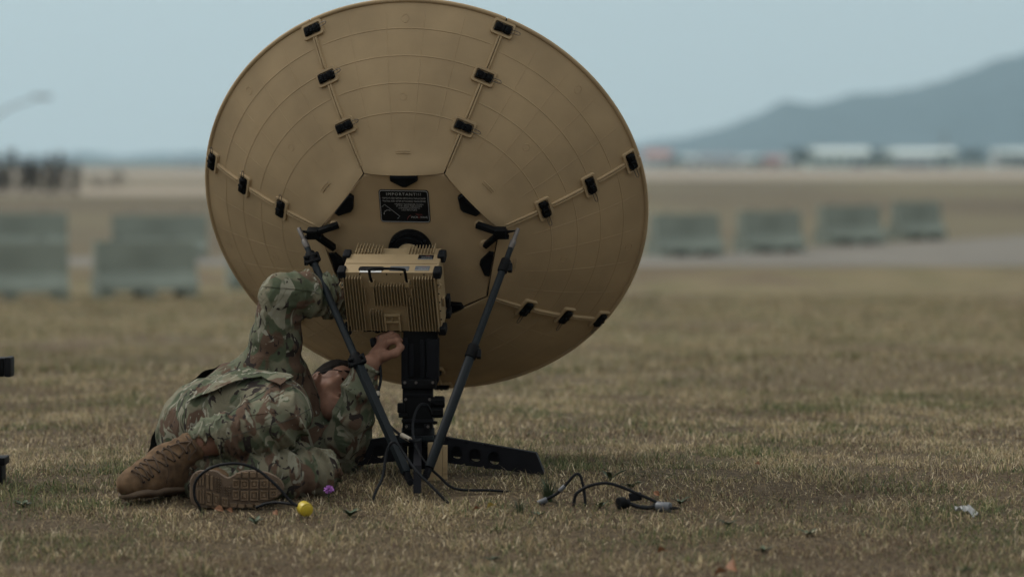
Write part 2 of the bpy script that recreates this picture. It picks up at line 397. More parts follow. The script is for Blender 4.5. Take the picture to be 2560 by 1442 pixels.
def blades(n, d0, d1, half, lmin, lmax, wd, seed, lay=0.55):
    r_ = np.random.default_rng(seed)
    d = np.sqrt(r_.uniform(d0 ** 2, d1 ** 2, n)) if d1 > 14 else r_.uniform(d0, d1, n)
    x = r_.uniform(-1, 1, n) * (half[0] + (half[1] - half[0]) * (d - d0) / (d1 - d0)); y = d + CAMY
    # clumping: pull towards tussocks
    tu = pnoise(x, y, 11, 13.0); g = pnoise(x, y, 5, 3.4); g2 = pnoise(x, y, 8, 11.0); br = pnoise(x, y, 21, 4.5)
    keep = r_.uniform(0, 1, n) < np.clip(.72 + .32 * tu + .22 * pnoise(x, y, 31, 22.0), .18, 1); x, y, tu, g, g2, br = (q[keep] for q in (x, y, tu, g, g2, br)); n = len(x)
    z = ground_z(x, y)
    L = r_.uniform(lmin, lmax, n) * (1 + .28 * tu + .12 * g) * np.where(r_.uniform(0, 1, n) < .03, 1.9, 1.0)
    az = r_.uniform(0, 2 * np.pi, n); lean = np.clip(r_.normal(lay, .42, n), 0, 1.55)
    hd = np.stack([np.cos(az), np.sin(az)], -1); sd_ = np.stack([-np.sin(az), np.cos(az)], -1)
    wdv = wd * r_.uniform(.6, 1.3, n)
    base = np.stack([x, y, z - .004], -1)
    l1 = lean * .6; l2 = np.clip(lean * 1.5, 0, 1.7)
    m1 = base + np.concatenate([hd * (np.sin(l1) * L * .5)[:, None], (np.cos(l1) * L * .5)[:, None]], 1)
    tip = m1 + np.concatenate([hd * (np.sin(l2) * L * .5)[:, None], (np.cos(l2) * L * .5)[:, None]], 1)
    tw = az + r_.uniform(-1, 1, n)
    s3 = np.concatenate([np.stack([-np.sin(tw), np.cos(tw)], -1), np.zeros((n, 1))], 1)
    V = np.stack([base - s3 * wdv[:, None], base + s3 * wdv[:, None], m1 + s3 * wdv[:, None] * .8, m1 - s3 * wdv[:, None] * .8, tip], 1)
    pal = np.array([(.41, .325, .19), (.31, .24, .135), (.17, .125, .08), (.56, .47, .32), (.10, .062, .045), (.115, .125, .05), (.055, .085, .032), (.20, .19, .09)])
    near = np.clip((10.2 - d[keep]) / 2.2, 0, 1)
    gr = np.clip(.13 + .13 * near + .42 * g + .34 * g2, .02, .85); bn = np.clip(.24 + .16 * near + .34 * br, .04, .7)
    u = r_.uniform(0, 1, n); k = np.where(u < gr, r_.integers(5, 8, n), np.where(u < gr + (1 - gr) * bn, r_.choice([2, 4, 2], n), r_.choice([0, 0, 1, 3, 7, 1], n)))
    c = pal[k] * r_.uniform(.68, 1.45, (n, 1)) * (1 if d0 < 14 else .92) * (.93 + .1 * np.clip(tu, -1, 1))[:, None]
    return V, c

def build_grass():
    Vs = []; Cs = []
    for args in ((330000, 6.0, 10.8, (2.2, 2.9), .013, .041, .00135, 1, 1.12), (135000, 10.8, 14.5, (2.9, 3.6), .017, .042, .0018, 2, 1.05),
                 (95000, 14.5, 24, (3.4, 5.2), .02, .045, .003, 3, .8), (80000, 24, 46, (5.2, 9.5), .025, .06, .007, 4, .7)):
        V, c = blades(*args); Vs.append(V); Cs.append(np.repeat(c[:, None], 5, 1))
    V = np.concatenate(Vs); C = np.concatenate(Cs); n = len(V); i = np.arange(n)[:, None] * 5
    q = i + np.array([[0, 1, 2, 3]]); tr = i + np.array([[3, 2, 4]])
    o = np_mesh('grass', V.reshape(-1, 3), [q, tr], M['grass'], colors=C.reshape(-1, 3))
    tag(o, 'short dry tan grass with green and brown patches', 'grass', kind='stuff')
build_grass()

# ------------------------------------------------------------------ far setting: hills, buildings, trees, barriers, lamp
M['forest'] = mat('wooded_hillside', (0.03, 0.04, 0.05), 0.95, 0.35, 0.02)
def hill(name, label, prof, d0, depth, seed):
    """prof: crest as (pixel column, pixel row); a ridge with its own depth"""
    y0 = d0 + CAMY; cols = np.array([p[0] for p in prof], float); rows = np.array([p[1] for p in prof], float)
    px = np.linspace(cols[0], cols[-1], 150); hz = CAMH + (HROW - np.interp(px, cols, rows)) * d0 / F
    r_ = np.random.default_rng(seed)
    hz = hz + np.convolve(r_.normal(0, 1.6, 150), np.ones(3) / 3, 'same')
    X = (px - PX0) * d0 / F; v = np.linspace(-1, 1, 33); V = []
    for i in range(150):
        for s in v:
            y = y0 + s * depth; env = max(0, 1 - abs(s) ** 1.3)
            g = 1 - .10 * math.sin(X[i] * .02 + s * 9) * (1 - env)
            V.append((X[i], y, (float(ground_z(X[i], y)) - 1.5) * (1 - env) + hz[i] * env * g))
    k = 33; q = [(i * k + j, (i + 1) * k + j, (i + 1) * k + j + 1, i * k + j + 1) for i in range(149) for j in range(k - 1)]
    return tag(np_mesh(name, np.array(V), np.array(q), M['forest'], smooth=True), label, kind='structure')
hill('hill', 'hazy wooded mountain rising to the right', [(1250, 396), (1400, 386), (1600, 359), (1741, 338), (1882, 290), (1962, 254), (2043, 262), (2123, 234), (2244, 226), (2344, 206), (2445, 169), (2560, 132), (2800, 60), (3100, 20), (3500, 90)], 3000, 420, 3)
hill('hill', 'low hazy hills on the left horizon', [(-900, 372), (-300, 380), (60, 392), (200, 384), (330, 388), (520, 382), (700, 390), (900, 398), (1100, 400)], 3300, 300, 4)

M['wall_pale'] = mat('pale_green_wall', (0.46, 0.52, 0.48), 0.8, 0.08, .3)
M['wall_white'] = mat('off_white_wall', (0.52, 0.52, 0.50), 0.8, 0.1, .3)
M['wall_grey'] = mat('grey_wall', (0.24, 0.25, 0.25), 0.8, 0.1, .3)
M['roof_pink'] = mat('faded_red_roof', (0.36, 0.18, 0.15), 0.8, 0.1, .5)
M['roof_grey'] = mat('grey_roof', (0.20, 0.21, 0.22), 0.8, 0.1, .5)
M['roof_pale'] = mat('pale_metal_roof', (0.50, 0.56, 0.53), 0.6, 0.08, .5)
M['pane'] = mat('dark_window', (0.05, 0.06, 0.07), 0.3, 0.1, 1)
M['bark'] = mat('grey_bark', (0.09, 0.075, 0.06), 0.9, 0.3, 6)
M['leafdark'] = mat('dark_foliage', (0.045, 0.06, 0.035), 0.85, 0.45, 1.2)
M['twig'] = mat('bare_twigs', (0.075, 0.06, 0.05), 0.9, 0.3, 2)

def building(px0, px1, top, d, depth, label, wall, roof, pitch=.25, nwin=4, name='building', cat='building', doorw=0):
    y = d + CAMY; X0 = (px0 - PX0) * d / F; X1 = (px1 - PX0) * d / F; cx = (X0 + X1) / 2
    zg = float(ground_z(cx, y)); H = CAMH + (HROW - top) * d / F - zg; wd = X1 - X0
    t = thing(name, label, cat, (cx, y, zg))
    rh = H * pitch; wh = H - rh
    MB().box((0, depth / 2, wh / 2), (wd, depth, wh)).build('wall', wall, t)
    o = .25
    vs = [(-wd / 2 - o, -o, wh), (wd / 2 + o, -o, wh), (wd / 2 + o, depth + o, wh), (-wd / 2 - o, depth + o, wh), (-wd / 2 - o, depth / 2, H), (wd / 2 + o, depth / 2, H)]
    MB().add(vs, [(0, 1, 5, 4), (2, 3, 4, 5), (1, 2, 5), (3, 0, 4), (3, 2, 1, 0)]).build('roof', roof, t)
    for k in range(nwin):
        x = -wd / 2 + wd * (k + .5) / nwin
        f = MB().box((x, -.03, wh * .58), (min(1.4, wd / nwin * .5), .08, wh * .3)).build('window', M['roof_grey'], t)
        MB().box((x, -.09, wh * .58), (min(1.4, wd / nwin * .5) * .86, .04, wh * .26)).build('pane', M['pane'], f)
    dw = doorw or 1.6
    MB().box((wd * .3, -.04, wh * .22), (dw, .1, wh * .44)).build('door', M['roof_grey'], t)
    return t
building(2022, 2178, 369, 840, 14, 'long pale green warehouse between two dark trees', M['wall_pale'], M['roof_pale'], .3, 6, 'warehouse', 'warehouse', 4)
building(2218, 2392, 371, 860, 14, 'second pale warehouse under the mast at the right', M['wall_pale'], M['roof_pale'], .3, 6, 'warehouse', 'warehouse', 4)
building(1612, 1678, 374, 900, 9, 'far house with a faded pink roof beside the dish rim', M['wall_white'], M['roof_pink'], .4, 3, 'house', 'house')
building(1706, 1742, 388, 880, 8, 'small white block right of the pink roofed house', M['wall_white'], M['roof_pale'], .2, 2)
building(1748, 1848, 384, 900, 10, 'wide grey roofed hangar behind parked white vehicles', M['wall_grey'], M['roof_grey'], .45, 4, 'hangar', 'hangar', 5)
building(1856, 1900, 390, 880, 8, 'low white shed between grey hangar and red shed', M['wall_white'], M['roof_pale'], .2, 2, 'shed', 'shed')
building(1914, 1958, 390, 860, 8, 'low dull red shed left of the long warehouse', M['roof_pink'], M['roof_pink'], .3, 2, 'shed', 'shed')
building(1962, 1984, 388, 870, 8, 'narrow white shed touching a dark tree', M['wall_white'], M['roof_pale'], .2, 1, 'shed', 'shed')
building(2250, 2330, 398, 780, 7, 'low dark grey shed in front of the second warehouse', M['wall_grey'], M['roof_grey'], .3, 3, 'shed', 'shed')
building(2488, 2600, 372, 900, 10, 'pale low building at the far right edge', M['wall_white'], M['roof_pale'], .25, 4)
building(430, 512, 404, 900, 9, 'faint low white building on the left horizon', M['wall_white'], M['roof_grey'], .25, 3)

def tree(px, top, d, label, wd, kind='leaf', group=None, trunk=.25):
    y = d + CAMY; x = (px - PX0) * d / F; zg = float(ground_z(x, y)); H = CAMH + (HROW - top) * d / F - zg
    t = thing('tree', label, 'tree', (x, y, zg), group); r_ = np.random.default_rng(int(abs(px) * 7 + d))
    mb = MB().tube([(0, 0, -.05), (.02 * H, 0, H * .3), (0, .02 * H, H * .6), (.01 * H, 0, H * .92)], [H * .035, H * .026, H * .016, H * .005], 7)
    for k in range(9):
        a = r_.uniform(0, 6.28); z0 = H * r_.uniform(.25, .75); L = wd * r_.uniform(.3, .55)
        mb.tube([(0, 0, z0), (math.cos(a) * L * .5, math.sin(a) * L * .5, z0 + L * .35), (math.cos(a) * L, math.sin(a) * L, z0 + L * .8)], [H * .012, H * .008, H * .003], 5)
    mb.build('trunk', M['bark'], t)
    n = 900 if kind == 'leaf' else 420
    ct = r_.normal(0, 1, (14, 3)) * np.array([wd * .26, wd * .26, H * (.18 if kind == 'leaf' else .26)]) + np.array([0, 0, H * (.6 if kind == 'leaf' else .5)])
    p = ct[r_.integers(0, 14, n)] + r_.normal(0, 1, (n, 3)) * np.array([wd * .12, wd * .12, H * .09])
    p[:, 2] = np.clip(p[:, 2], H * trunk, H)
    s = H * (.035 if kind == 'leaf' else .028); q = r_.normal(0, 1, (n, 4, 3)) * s
    V = (p[:, None] + q).reshape(-1, 3)
    o = np_mesh('crown', V, np.arange(n * 4).reshape(-1, 4), M['leafdark'] if kind == 'leaf' else M['twig'], parent=t)
    o['kind'] = 'stuff'
    return t
tree(2000, 372, 800, 'dark tree at the left end of the long warehouse', 8)
tree(2192, 374, 800, 'dark tree between the two pale warehouses', 7.5)
tree(2214, 396, 780, 'small dark bush like tree in front of the warehouse gap', 5)
tree(2420, 370, 820, 'broad dark tree right of the second warehouse', 13)
tree(2550, 384, 820, 'dark tree at the far right edge of the field', 9)
tree(1690, 392, 850, 'small grey tree right of the pink roofed house', 5)
tree(1900, 396, 850, 'small dark tree left of the red shed', 4)
# row of slim leafless trees on the left
for k, (px, top, wd) in enumerate(((-40, 380, 1.0), (-8, 384, .9), (22, 378, .8), (58, 386, 1.1), (88, 380, .8), (122, 377, .9), (152, 384, .8), (186, 402, 1.3))):
    tree(px, top, 156, ['slim bare tree at the left picture edge', 'slim bare tree second from left edge', 'tall slim bare tree below the lamp arm', 'twiggy tree in the middle of the left row', 'slim bare tree right of the row middle',
         'tallest slim bare tree of the left row', 'slim bare tree next to the row end', 'short bushy tree at the right end of the row'][k], wd * .62, 'twig', 'row of bare trees on the left', .03)
for px, lab in ((-150, 'outermost bare tree beyond the left picture edge'), (-95, 'bare tree just beyond the left picture edge')): pass
tree(246, 432, 190, 'small dark sapling right of the bare tree row', .9, 'twig', None, .15)
tree(292, 428, 190, 'dark sapling nearest to the dish on the left', 1.0, 'twig', None, .15)

# far street lamp: curved arm reaching in from the left edge
def lamp():
    d = 210; y = d + CAMY; s = d / F; x0 = (-70 - PX0) * s; zg = float(ground_z(x0, y))
    t = thing('street_lamp', 'tall grey street lamp with curved arm at the upper left', 'street lamp', (x0, y, zg))
    zt = lambda row: CAMH + (HROW - row) * s - zg
    xx = lambda px: (px - PX0) * s - x0
    MB().tube([(0, 0, 0), (0, 0, zt(420)), (0, 0, zt(345))], [.10, .08, .065], 10).build('pole', M['roof_grey'], t)
    MB().tube(spline([(0, 0, zt(345)), (xx(-25), 0, zt(305)), (xx(20), 0, zt(272)), (xx(80), 0, zt(250))], 6), .07, 8).build('arm', M['roof_grey'], t)
    MB().box((xx(105), 0, zt(243)), (1.25, .3, .24), .06).build('lamp_head', M['roof_grey'], t)
lamp()
def mast():
    d = 900; y = d + CAMY; x = (2360 - PX0) * d / F; zg = float(ground_z(x, y)); H = CAMH + (HROW - 330) * d / F - zg
    t = thing('lattice_tower', 'thin grey mast rising above the second warehouse', 'mast', (x, y, zg))
    mb = MB()
    for a in range(3):
        c, s_ = math.cos(a * 2.094), math.sin(a * 2.094)
        mb.tube([(c * 1.1, s_ * 1.1, 0), (c * .35, s_ * .35, H)], .12, 6)
    mb.build('leg', M['wall_grey'], t)
    br = MB()
    for k in range(8):
        z0, z1 = H * k / 8, H * (k + 1) / 8; r0, r1 = 1.1 - .75 * k / 8, 1.1 - .75 * (k + 1) / 8
        for a in range(3):
            br.tube([(math.cos(a * 2.094) * r0, math.sin(a * 2.094) * r0, z0), (math.cos((a + 1) * 2.094) * r1, math.sin((a + 1) * 2.094) * r1, z1)], .06, 5)
    br.build('brace', M['wall_grey'], t)
mast()
def parked(px, d, label):
    y = d + CAMY; x = (px - PX0) * d / F; zg = float(ground_z(x, y))
    t = thing('parked_van', label, 'van', (x, y, zg), 'white vehicles parked before the hangar')
    MB().prism([(-2.4, .35), (2.4, .35), (2.4, 1.1), (1.7, 1.25), (1.1, 2.0), (-2.4, 2.0)], -.9, .9, .05, Matrix.Rotation(R(90), 4, 'X')).build('body', M['wall_white'], t)
    MB().box((-.4, -.92, 1.55), (2.6, .04, .5)).build('window', M['pane'], t)
    for sx in (-1.5, 1.5):
        for sy in (-.85, .85): MB().cyl((sx, sy - .1, .35), (sx, sy + .1, .35), .35, 14).build('wheel', M['rubber'], t)
parked(1772, 760, 'white van parked left before the grey hangar'); parked(1836, 760, 'white van parked right before the grey hangar')

# concrete barriers
def barrier_parts():
    prof = [(-.30, .10), (-.30, .17), (-.14, .37), (-.09, .81), (.09, .81), (.14, .37), (.30, .17), (.30, .10)]
    rotm = Matrix(((0, 0, 1, 0), (1, 0, 0, 0), (0, 1, 0, 0), (0, 0, 0, 1)))
    b = MB().prism(prof, -.5, .5, .0, rotm).mesh('body', 20)
    f = MB().box((0, 0, .05), (.22, .56, .10), .01).mesh('foot', 20)
    h = MB().tube([(-.05, 0, .80), (-.04, 0, .85), (.04, 0, .85), (.05, 0, .80)], .012, 6).mesh('lifting_loop')
    return b, f, h
BARR = barrier_parts()
def barrier(px0, px1, base, hpx, th, label, Lf=1.0):
    d = .81 * F / hpx; y = d + CAMY; cxp = (px0 + px1) / 2; x = (cxp - PX0) * d / F
    z = CAMH - (base - 4 - HROW) * d / F
    L = (px1 - px0) * d / F; ln = max(.6, (L - .36 * abs(math.sin(th))) / math.cos(th)) * Lf
    gz = float(ground_z(x, y)); z = gz
    t = thing('concrete_barrier', label, 'barrier', (x, y, z), 'concrete barriers along the road'); t.rotation_euler = (0, 0, th)
    o = link('body', BARR[0], t, M['concrete']); o.scale = (ln, 1, 1)
    for s in (-.5, 0, .5):
        o = link('foot', BARR[1], t, M['concrete']); o.location = (s * (ln - .24), 0, 0)
    for s in (-.27, .27):
        o = link('lifting_loop', BARR[2], t, M['wire']); o.location = (s * ln, 0, 0)
barrier(232, 492, 745, 140, R(20), 'concrete barrier nearest the dish on the left, in the front row')
barrier(-120, 172, 765, 143, R(12), 'front row concrete barrier cut by the left picture edge')
barrier(278, 520, 640, 108, R(8), 'back row concrete barrier just left of the dish rim')
barrier(-90, 170, 640, 106, R(8), 'back row concrete barrier at the left picture edge')
barrier(566, 800, 728, 132, R(12), 'concrete barrier mostly hidden behind the lower left dish rim')
barrier(1618, 1806, 640, 107, R(30), 'concrete barrier touching the right rim of the dish')
barrier(1836, 2010, 627, 104, R(30), 'second concrete barrier right of the dish')
barrier(2036, 2210, 612, 98, R(30), 'third concrete barrier right of the dish')
barrier(2218, 2362, 600, 94, R(38), 'last concrete barrier at the far right end')

# the hazy air
M['haze'] = bpy.data.materials.new('haze'); M['haze'].use_nodes = True
_t = M['haze'].node_tree; _t.nodes.remove(_t.nodes['Principled BSDF'])
_v = _t.nodes.new('ShaderNodeVolumePrincipled'); _v.inputs['Color'].default_value = (0.58, 0.86, 1.0, 1); _v.inputs['Density'].default_value = HAZE; _v.inputs['Anisotropy'].default_value = 0.2
_t.links.new(_v.outputs[0], _t.nodes['Material Output'].inputs['Volume'])
hz = MB().box((0, 2560, 148), (8800, 5320, 304)).build('haze', M['haze'], None, 0)
tag(hz, 'thin pale blue haze over the whole field', 'haze', kind='stuff')

# ------------------------------------------------------------------ the satellite dish
AZ, EL = 0.1425, 0.5074
HUB = Vector((-.3152, .12, .6593)); DC, DR, HV, HZ = 0.7005, 0.6969, 0.2838, 0.046
ax = Vector((math.sin(AZ) * math.cos(EL), math.cos(AZ) * math.cos(EL), math.sin(EL)))
rx = ax.cross(Vector((0, 0, 1))).normalized(); ux = rx.cross(ax)
DM = Matrix((rx, ux, -ax)).transposed().to_4x4(); DM.translation = HUB      # local z points out of the back of the dish
DMI = DM.inverted()
def on_dish(px, py, zl):
    """local dish coordinates of a pixel on the local plane z = zl"""
    o = DMI @ Vector((0, CAMY, CAMH)); d = DMI.to_3x3() @ Vector(((px - PX0) / F, 1, -(py - HROW) / F))
    t = (zl - o.z) / d.z; return Vector((o.x + d.x * t, o.y + d.y * t, zl))
dish = thing('satellite_dish', 'large round tan satellite dish seen from its seven panelled back', 'satellite dish')
dish.matrix_world = DM
SEG = 2 * math.pi / 7; A0 = math.pi / 2       # panel 0 is centred on the local +Y
def dz(r): return -DC * r * r
def pol(r, a, z): return (r * math.cos(a), r * math.sin(a), z)
AP = HV * math.cos(SEG / 2)                   # apothem of the hub
def inner(a): return AP / math.cos(a)         # a measured from the panel's middle

def panel_mesh():
    gap = .0022; na, nr = 24, 22; V = []; fs = []
    def surf(u, v):
        a = (u - .5) * SEG; r0 = inner(a) + .002; r = r0 + (DR - r0) * v
        aa = a * (1 - 2 * gap / (r * SEG)); bump = .013 * math.exp(-((r - r0) / .045) ** 2) * (1 - .25 * math.exp(-((abs(a) - SEG / 2) / .06) ** 2))
        return r, aa, dz(r) + bump
    for side in (0, 1):
        for i in range(na + 1):
            for j in range(nr + 1):
                v = (j / nr) ** 1.35; r, a, z = surf(i / na, v)
                V.append(pol(r, a + A0, z - side * .012))
    n = nr + 1; N = (na + 1) * n
    for i in range(na):
        for j in range(nr):
            q = (i * n + j, i * n + j + 1, (i + 1) * n + j + 1, (i + 1) * n + j)
            fs.append(q); fs.append(tuple(N + k for k in q[::-1]))
    for i in range(na):
        for j, fl in ((0, 0), (nr, 1)):
            q = (i * n + j, (i + 1) * n + j, N + (i + 1) * n + j, N + i * n + j); fs.append(q if fl else q[::-1])
    for j in range(nr):
        for i, fl in ((0, 1), (na, 0)):
            q = (i * n + j, i * n + j + 1, N + i * n + j + 1, N + i * n + j); fs.append(q if fl else q[::-1])
    return MB().add(V, fs).mesh('panel', 40)
PANEL = panel_mesh()
def rib_line(pts, wd=.0022, h=.0011):
    """a low rounded moulded rib along pts (points lie on the surface)"""
    pts = [Vector(p) for p in pts]; V = []; fs = []; n = len(pts)
    for i, p in enumerate(pts):
        t = (pts[min(i + 1, n - 1)] - pts[max(i - 1, 0)]).normalized(); r = math.hypot(p.x, p.y)
        nm = Vector((2 * DC * p.x, 2 * DC * p.y, 1)).normalized(); s = t.cross(nm).normalized(); k = 1 if 0 < i < n - 1 else .3
        for (a, b) in ((-1, -.6), (-.45, 1), (.45, 1), (1, -.6)): V.append(p + s * wd * a + nm * h * b * k)
    for i in range(n - 1):
        for k in range(3): fs.append((i * 4 + k, i * 4 + k + 1, i * 4 + k + 5, i * 4 + k + 4))
    return MB().add(V, fs)
def arc(r, a0, a1, n=16): return [pol(r, A0 + a0 + (a1 - a0) * k / n, dz(r)) for k in range(n + 1)]
RIBS = {}
for par in (0, 1):
    off = -.010 * par; m_ = .022
    RIBS[par] = [('ring_rib', rib_line(arc(r + off, -SEG / 2 + m_ * .6 / r, SEG / 2 - m_ * .6 / r, 20)).mesh('ring_rib', 60)) for r in (.632, .567, .500, .425)]
    RIBS[par] += [('radial_rib', rib_line([pol(r, A0 + a * SEG, dz(r)) for r in np.linspace(r0, .672, 12)], .0018, .0008).mesh('radial_rib', 60)) for a, r0 in ((-.3, .37), (-.1, .345), (.1, .345), (.3, .37))]
    RIBS[par] += [('moulded_line', rib_line([pol(.318 + dr, A0 + a, dz(.318) + .005) for a in np.linspace(-.07, .07, 5)], .0015, .0012).mesh('moulded_line', 60)) for dr in (0, .008)]
    # faint moulded part marks: small circles
    for r, w_ in ((.655, .011), (.465, .010)):
        c = pol(r, A0, dz(r)); RIBS[par].append(('moulded_mark', rib_line([(c[0] + w_ * math.cos(q), c[1] + w_ * math.sin(q) * .9, dz(math.hypot(c[0] + w_ * math.cos(q), c[1] + w_ * math.sin(q) * .9))) for q in np.linspace(3.4, 9.2, 12)], .001, .0008).mesh('moulded_mark', 60)))
RIM = MB().tube([pol(DR, A0 + a, dz(DR)) for a in np.linspace(-SEG / 2 + .004, SEG / 2 - .004, 26)], .0075, 8).mesh('rim_edge', 60)
for k in range(7):
    p = link('panel', PANEL, dish, M['tan']); p.rotation_euler = (0, 0, -k * SEG)
    for nm, me in RIBS[k % 2]: link(nm, me, p, M['tan'])
    link('rim_edge', RIM, p, M['tan'])
# hub plate: heptagon
hp = [(HV * .992 * math.cos(A0 + SEG / 2 + k * SEG), HV * .992 * math.sin(A0 + SEG / 2 + k * SEG)) for k in range(7)]
MB().prism(hp, -HZ - .012, -HZ, .003).build('hub_plate', M['tan'], dish)
hp2 = [(q[0] * 1.055, q[1] * 1.055) for q in hp]
MB().prism(hp2, -HZ - .024, -HZ - .0185, .001).build('hub_gap_blocker', M['label'], dish)  # added black flange behind the hub edge, stops light showing through the gap
# seam strips, latches, edge clips
def seam_mesh(r0, r1):
    mb = MB(); n = 10
    for s, wd in ((1, .0062), (-1, .0062)):
        V = []; fs = []
        for i in range(n + 1):
            r = r0 + (r1 - r0) * i / n; t = Vector((1, 0, -2 * DC * r)).normalized(); nm = Vector((2 * DC * r, 0, 1)).normalized()
            p = Vector((r, s * (wd / 2 + .0007), dz(r))); e = .5 if i in (0, n) else 1
            for (a, b) in ((-.5, -.004), (-.5, .007), (-.3, .0095), (.3, .0095), (.5, .007), (.5, -.004)): V.append(p + Vector((0, a * wd, 0)) + nm * b * (e if b > 0 else 1))
        for i in range(n):
            for k in range(5): fs.append((i * 6 + k, i * 6 + k + 1, i * 6 + k + 7, i * 6 + k + 6))
        fs.append((0, 1, 2, 3, 4, 5)); fs.append(tuple(n * 6 + k for k in range(6))[::-1]); mb.add(V, fs)
    return mb.mesh('seam_strip', 50)
SEAMS = [seam_mesh(.292, .402), seam_mesh(.436, .537), seam_mesh(.572, .660)]
CLIP = MB().prism([(-.042, -.001), (.042, -.001), (.042, -.016), (.006, -.038), (-.006, -.038), (-.042, -.016)][::-1], 0, .016, .004).mesh('edge_clip', 40)
body8 = [(-.0255, -.0125), (-.008, -.0125), (-.004, -.0105), (.004, -.0105), (.008, -.0125), (.0215, -.0125), (.0255, -.0085), (.0255, .0085), (.0215, .0125), (.008, .0125), (.004, .0105), (-.004, .0105), (-.008, .0125), (-.0215, .0125), (-.0255, .0085), (-.0255, -.0085)]
LBODY = MB().prism(body8, .003, .017, .003)
LBODY.cyl((0, -.009, .0155), (0, .009, .0155), .006, 10); LBODY.box((-.014, 0, .018), (.014, .012, .004), .0015); LBODY.box((.014, 0, .018), (.014, .012, .004), .0015)
LBODY = LBODY.mesh('latch', 40)
fr = MB(); o_ = rrect(.070, .050, .008); i_ = rrect(.058, .034, .006); n_ = len(o_)
V = [(*p, -.012) for p in o_] + [(*p, .006) for p in o_] + [(p[0] * .97, p[1] * .97, .0085) for p in o_] + [(*p, .0085) for p in i_] + [(*p, .001) for p in i_]
fr.add(V, [(a * n_ + i, a * n_ + (i + 1) % n_, (a + 1) * n_ + (i + 1) % n_, (a + 1) * n_ + i) for a in range(4) for i in range(n_)] + [tuple(4 * n_ + i for i in range(n_))])
LFRAME = fr.mesh('latch_frame', 40)
lp = [(.022, -.005, .012), (.048, -.005, .016), (.053, -.003, .017), (.0545, 0, .017), (.053, .003, .017), (.048, .005, .016), (.022, .005, .012)]
LOOP = MB().tube(lp, .0011, 6).mesh('wire_loop', 60)
def tangent_frame(r, a):
    c, s = math.cos(a), math.sin(a); nm = Vector((2 * DC * r * c, 2 * DC * r * s, 1)).normalized()
    tx = Vector((s, -c, 0)); ty = nm.cross(tx)            # tx points clockwise as seen from behind
    m = Matrix((tx, ty, nm)).transposed().to_4x4(); m.translation = Vector(pol(r, a, dz(r))); return m
def gap_blocker_mesh():
    V = []; n = 12
    for i in range(n + 1):
        r = .285 + (DR - .285) * i / n
        V += [(r, -.006, dz(r) - .010), (r, .006, dz(r) - .010)]
    return MB().add(V, [(2 * i, 2 * i + 1, 2 * i + 3, 2 * i + 2) for i in range(n)]).mesh('seam_gap_blocker')
GAP_STRIP = gap_blocker_mesh()  # added black strip behind each seam, so the open gap looks dark
for k in range(7):
    a = A0 + SEG / 2 - k * SEG
    o = link('seam_gap_blocker', GAP_STRIP, dish, M['label']); o.rotation_euler = (0, 0, a)
    for me in SEAMS:
        o = link('seam_strip', me, dish, M['tan']); o.rotation_euler = (0, 0, a)
    for r in (.4189, .5543, .6745):
        l = link('latch', LBODY, dish, M['black']); l.matrix_local = tangent_frame(r, a)
        link('latch_frame', LFRAME, l, M['tan']); link('wire_loop', LOOP, l, M['wire'])
    o = link('edge_clip', CLIP, dish, M['black']); o.matrix_local = Matrix.Rotation(-k * SEG, 4, 'Z') @ Matrix.Translation((0, AP - .001, -HZ))
# centre socket
sk = MB(); sk.cyl((0, 0, -HZ - .001), (0, 0, -HZ + .030), .0670, 40, cham=.006).cyl((0, 0, -HZ + .03), (0, 0, -HZ + .040), .056, 40, cham=.003)
for k in range(10):
    a = k * .628; sk.box((math.cos(a) * .061, math.sin(a) * .061, -HZ + .032), (.008, .008, .008), .002)
sk.build('centre_socket', M['black'], dish)

def text_mesh(body, size, width=None, align='CENTER', space=1.0):
    cu = bpy.data.curves.new('lettering', 'FONT'); cu.body = body; cu.size = size; cu.align_x = align; cu.align_y = 'CENTER'; cu.space_character = space; cu.resolution_u = 2
    o = bpy.data.objects.new('lettering', cu); COL.objects.link(o)
    bpy.context.view_layer.update(); me = bpy.data.meshes.new_from_object(o.evaluated_get(bpy.context.evaluated_depsgraph_get()))
    bpy.data.objects.remove(o); bpy.data.curves.remove(cu)
    if width and len(me.vertices):
        xs = [v.co.x for v in me.vertices]; k = width / (max(xs) - min(xs))
        for v in me.vertices: v.co.x *= k
    me.name = 'lettering'; return me
def lettering(parent, body, x, y, z, size, m, width=None, align='CENTER', space=1.0, kind='lettering'):
    o = link(kind, text_mesh(body, size, width, align, space), parent, m); o.location = (x, y, z); return o
# warning plate
wc = on_dish(1011.5, 515, -HZ)
wp = MB().prism(rrect(.154, .114, .010), -.002, .0025, .001).build('warning_plate', M['label'], dish); wp.location = (wc.x, wc.y, -HZ); wp.rotation_euler = (0, 0, R(-1.0))
bo = rrect(.148, .108, .008); MB().tube([(*p, .0027) for p in bo], .0009, 5, close=True).build('border_line', M['print'], wp)
zt = .0031
lettering(wp, 'IMPORTANT!!!', 0, .042, zt, .013, M['print'], .106, space=1.25)
lettering(wp, '*REMOVE FEED BEFORE REMOVING TRANSCEIVER', 0, .028, zt, .0075, M['print'], .134)
lettering(wp, '*INSTALL FEED AFTER ATTACHING TRANSCEIVER', 0, .018, zt, .0075, M['print'], .134)
for k, (s, wd) in enumerate((('*PRESENT TRANSCEIVER TO DISH', .088), ('AT A 45° ANGLE THEN ROTATE', .080), ('COUNTERCLOCKWISE TO', .066), ('LOCK INTO PLACE', .048))):
    lettering(wp, s, .014, .0075 - k * .0068, zt, .0066, M['print'], wd)
MB().tube([(-.070, -.003, zt), (-.061, .006, zt), (-.016, -.035, zt), (-.024, -.043, zt)], .0006, 4).build('diagram_outline', M['print'], wp)
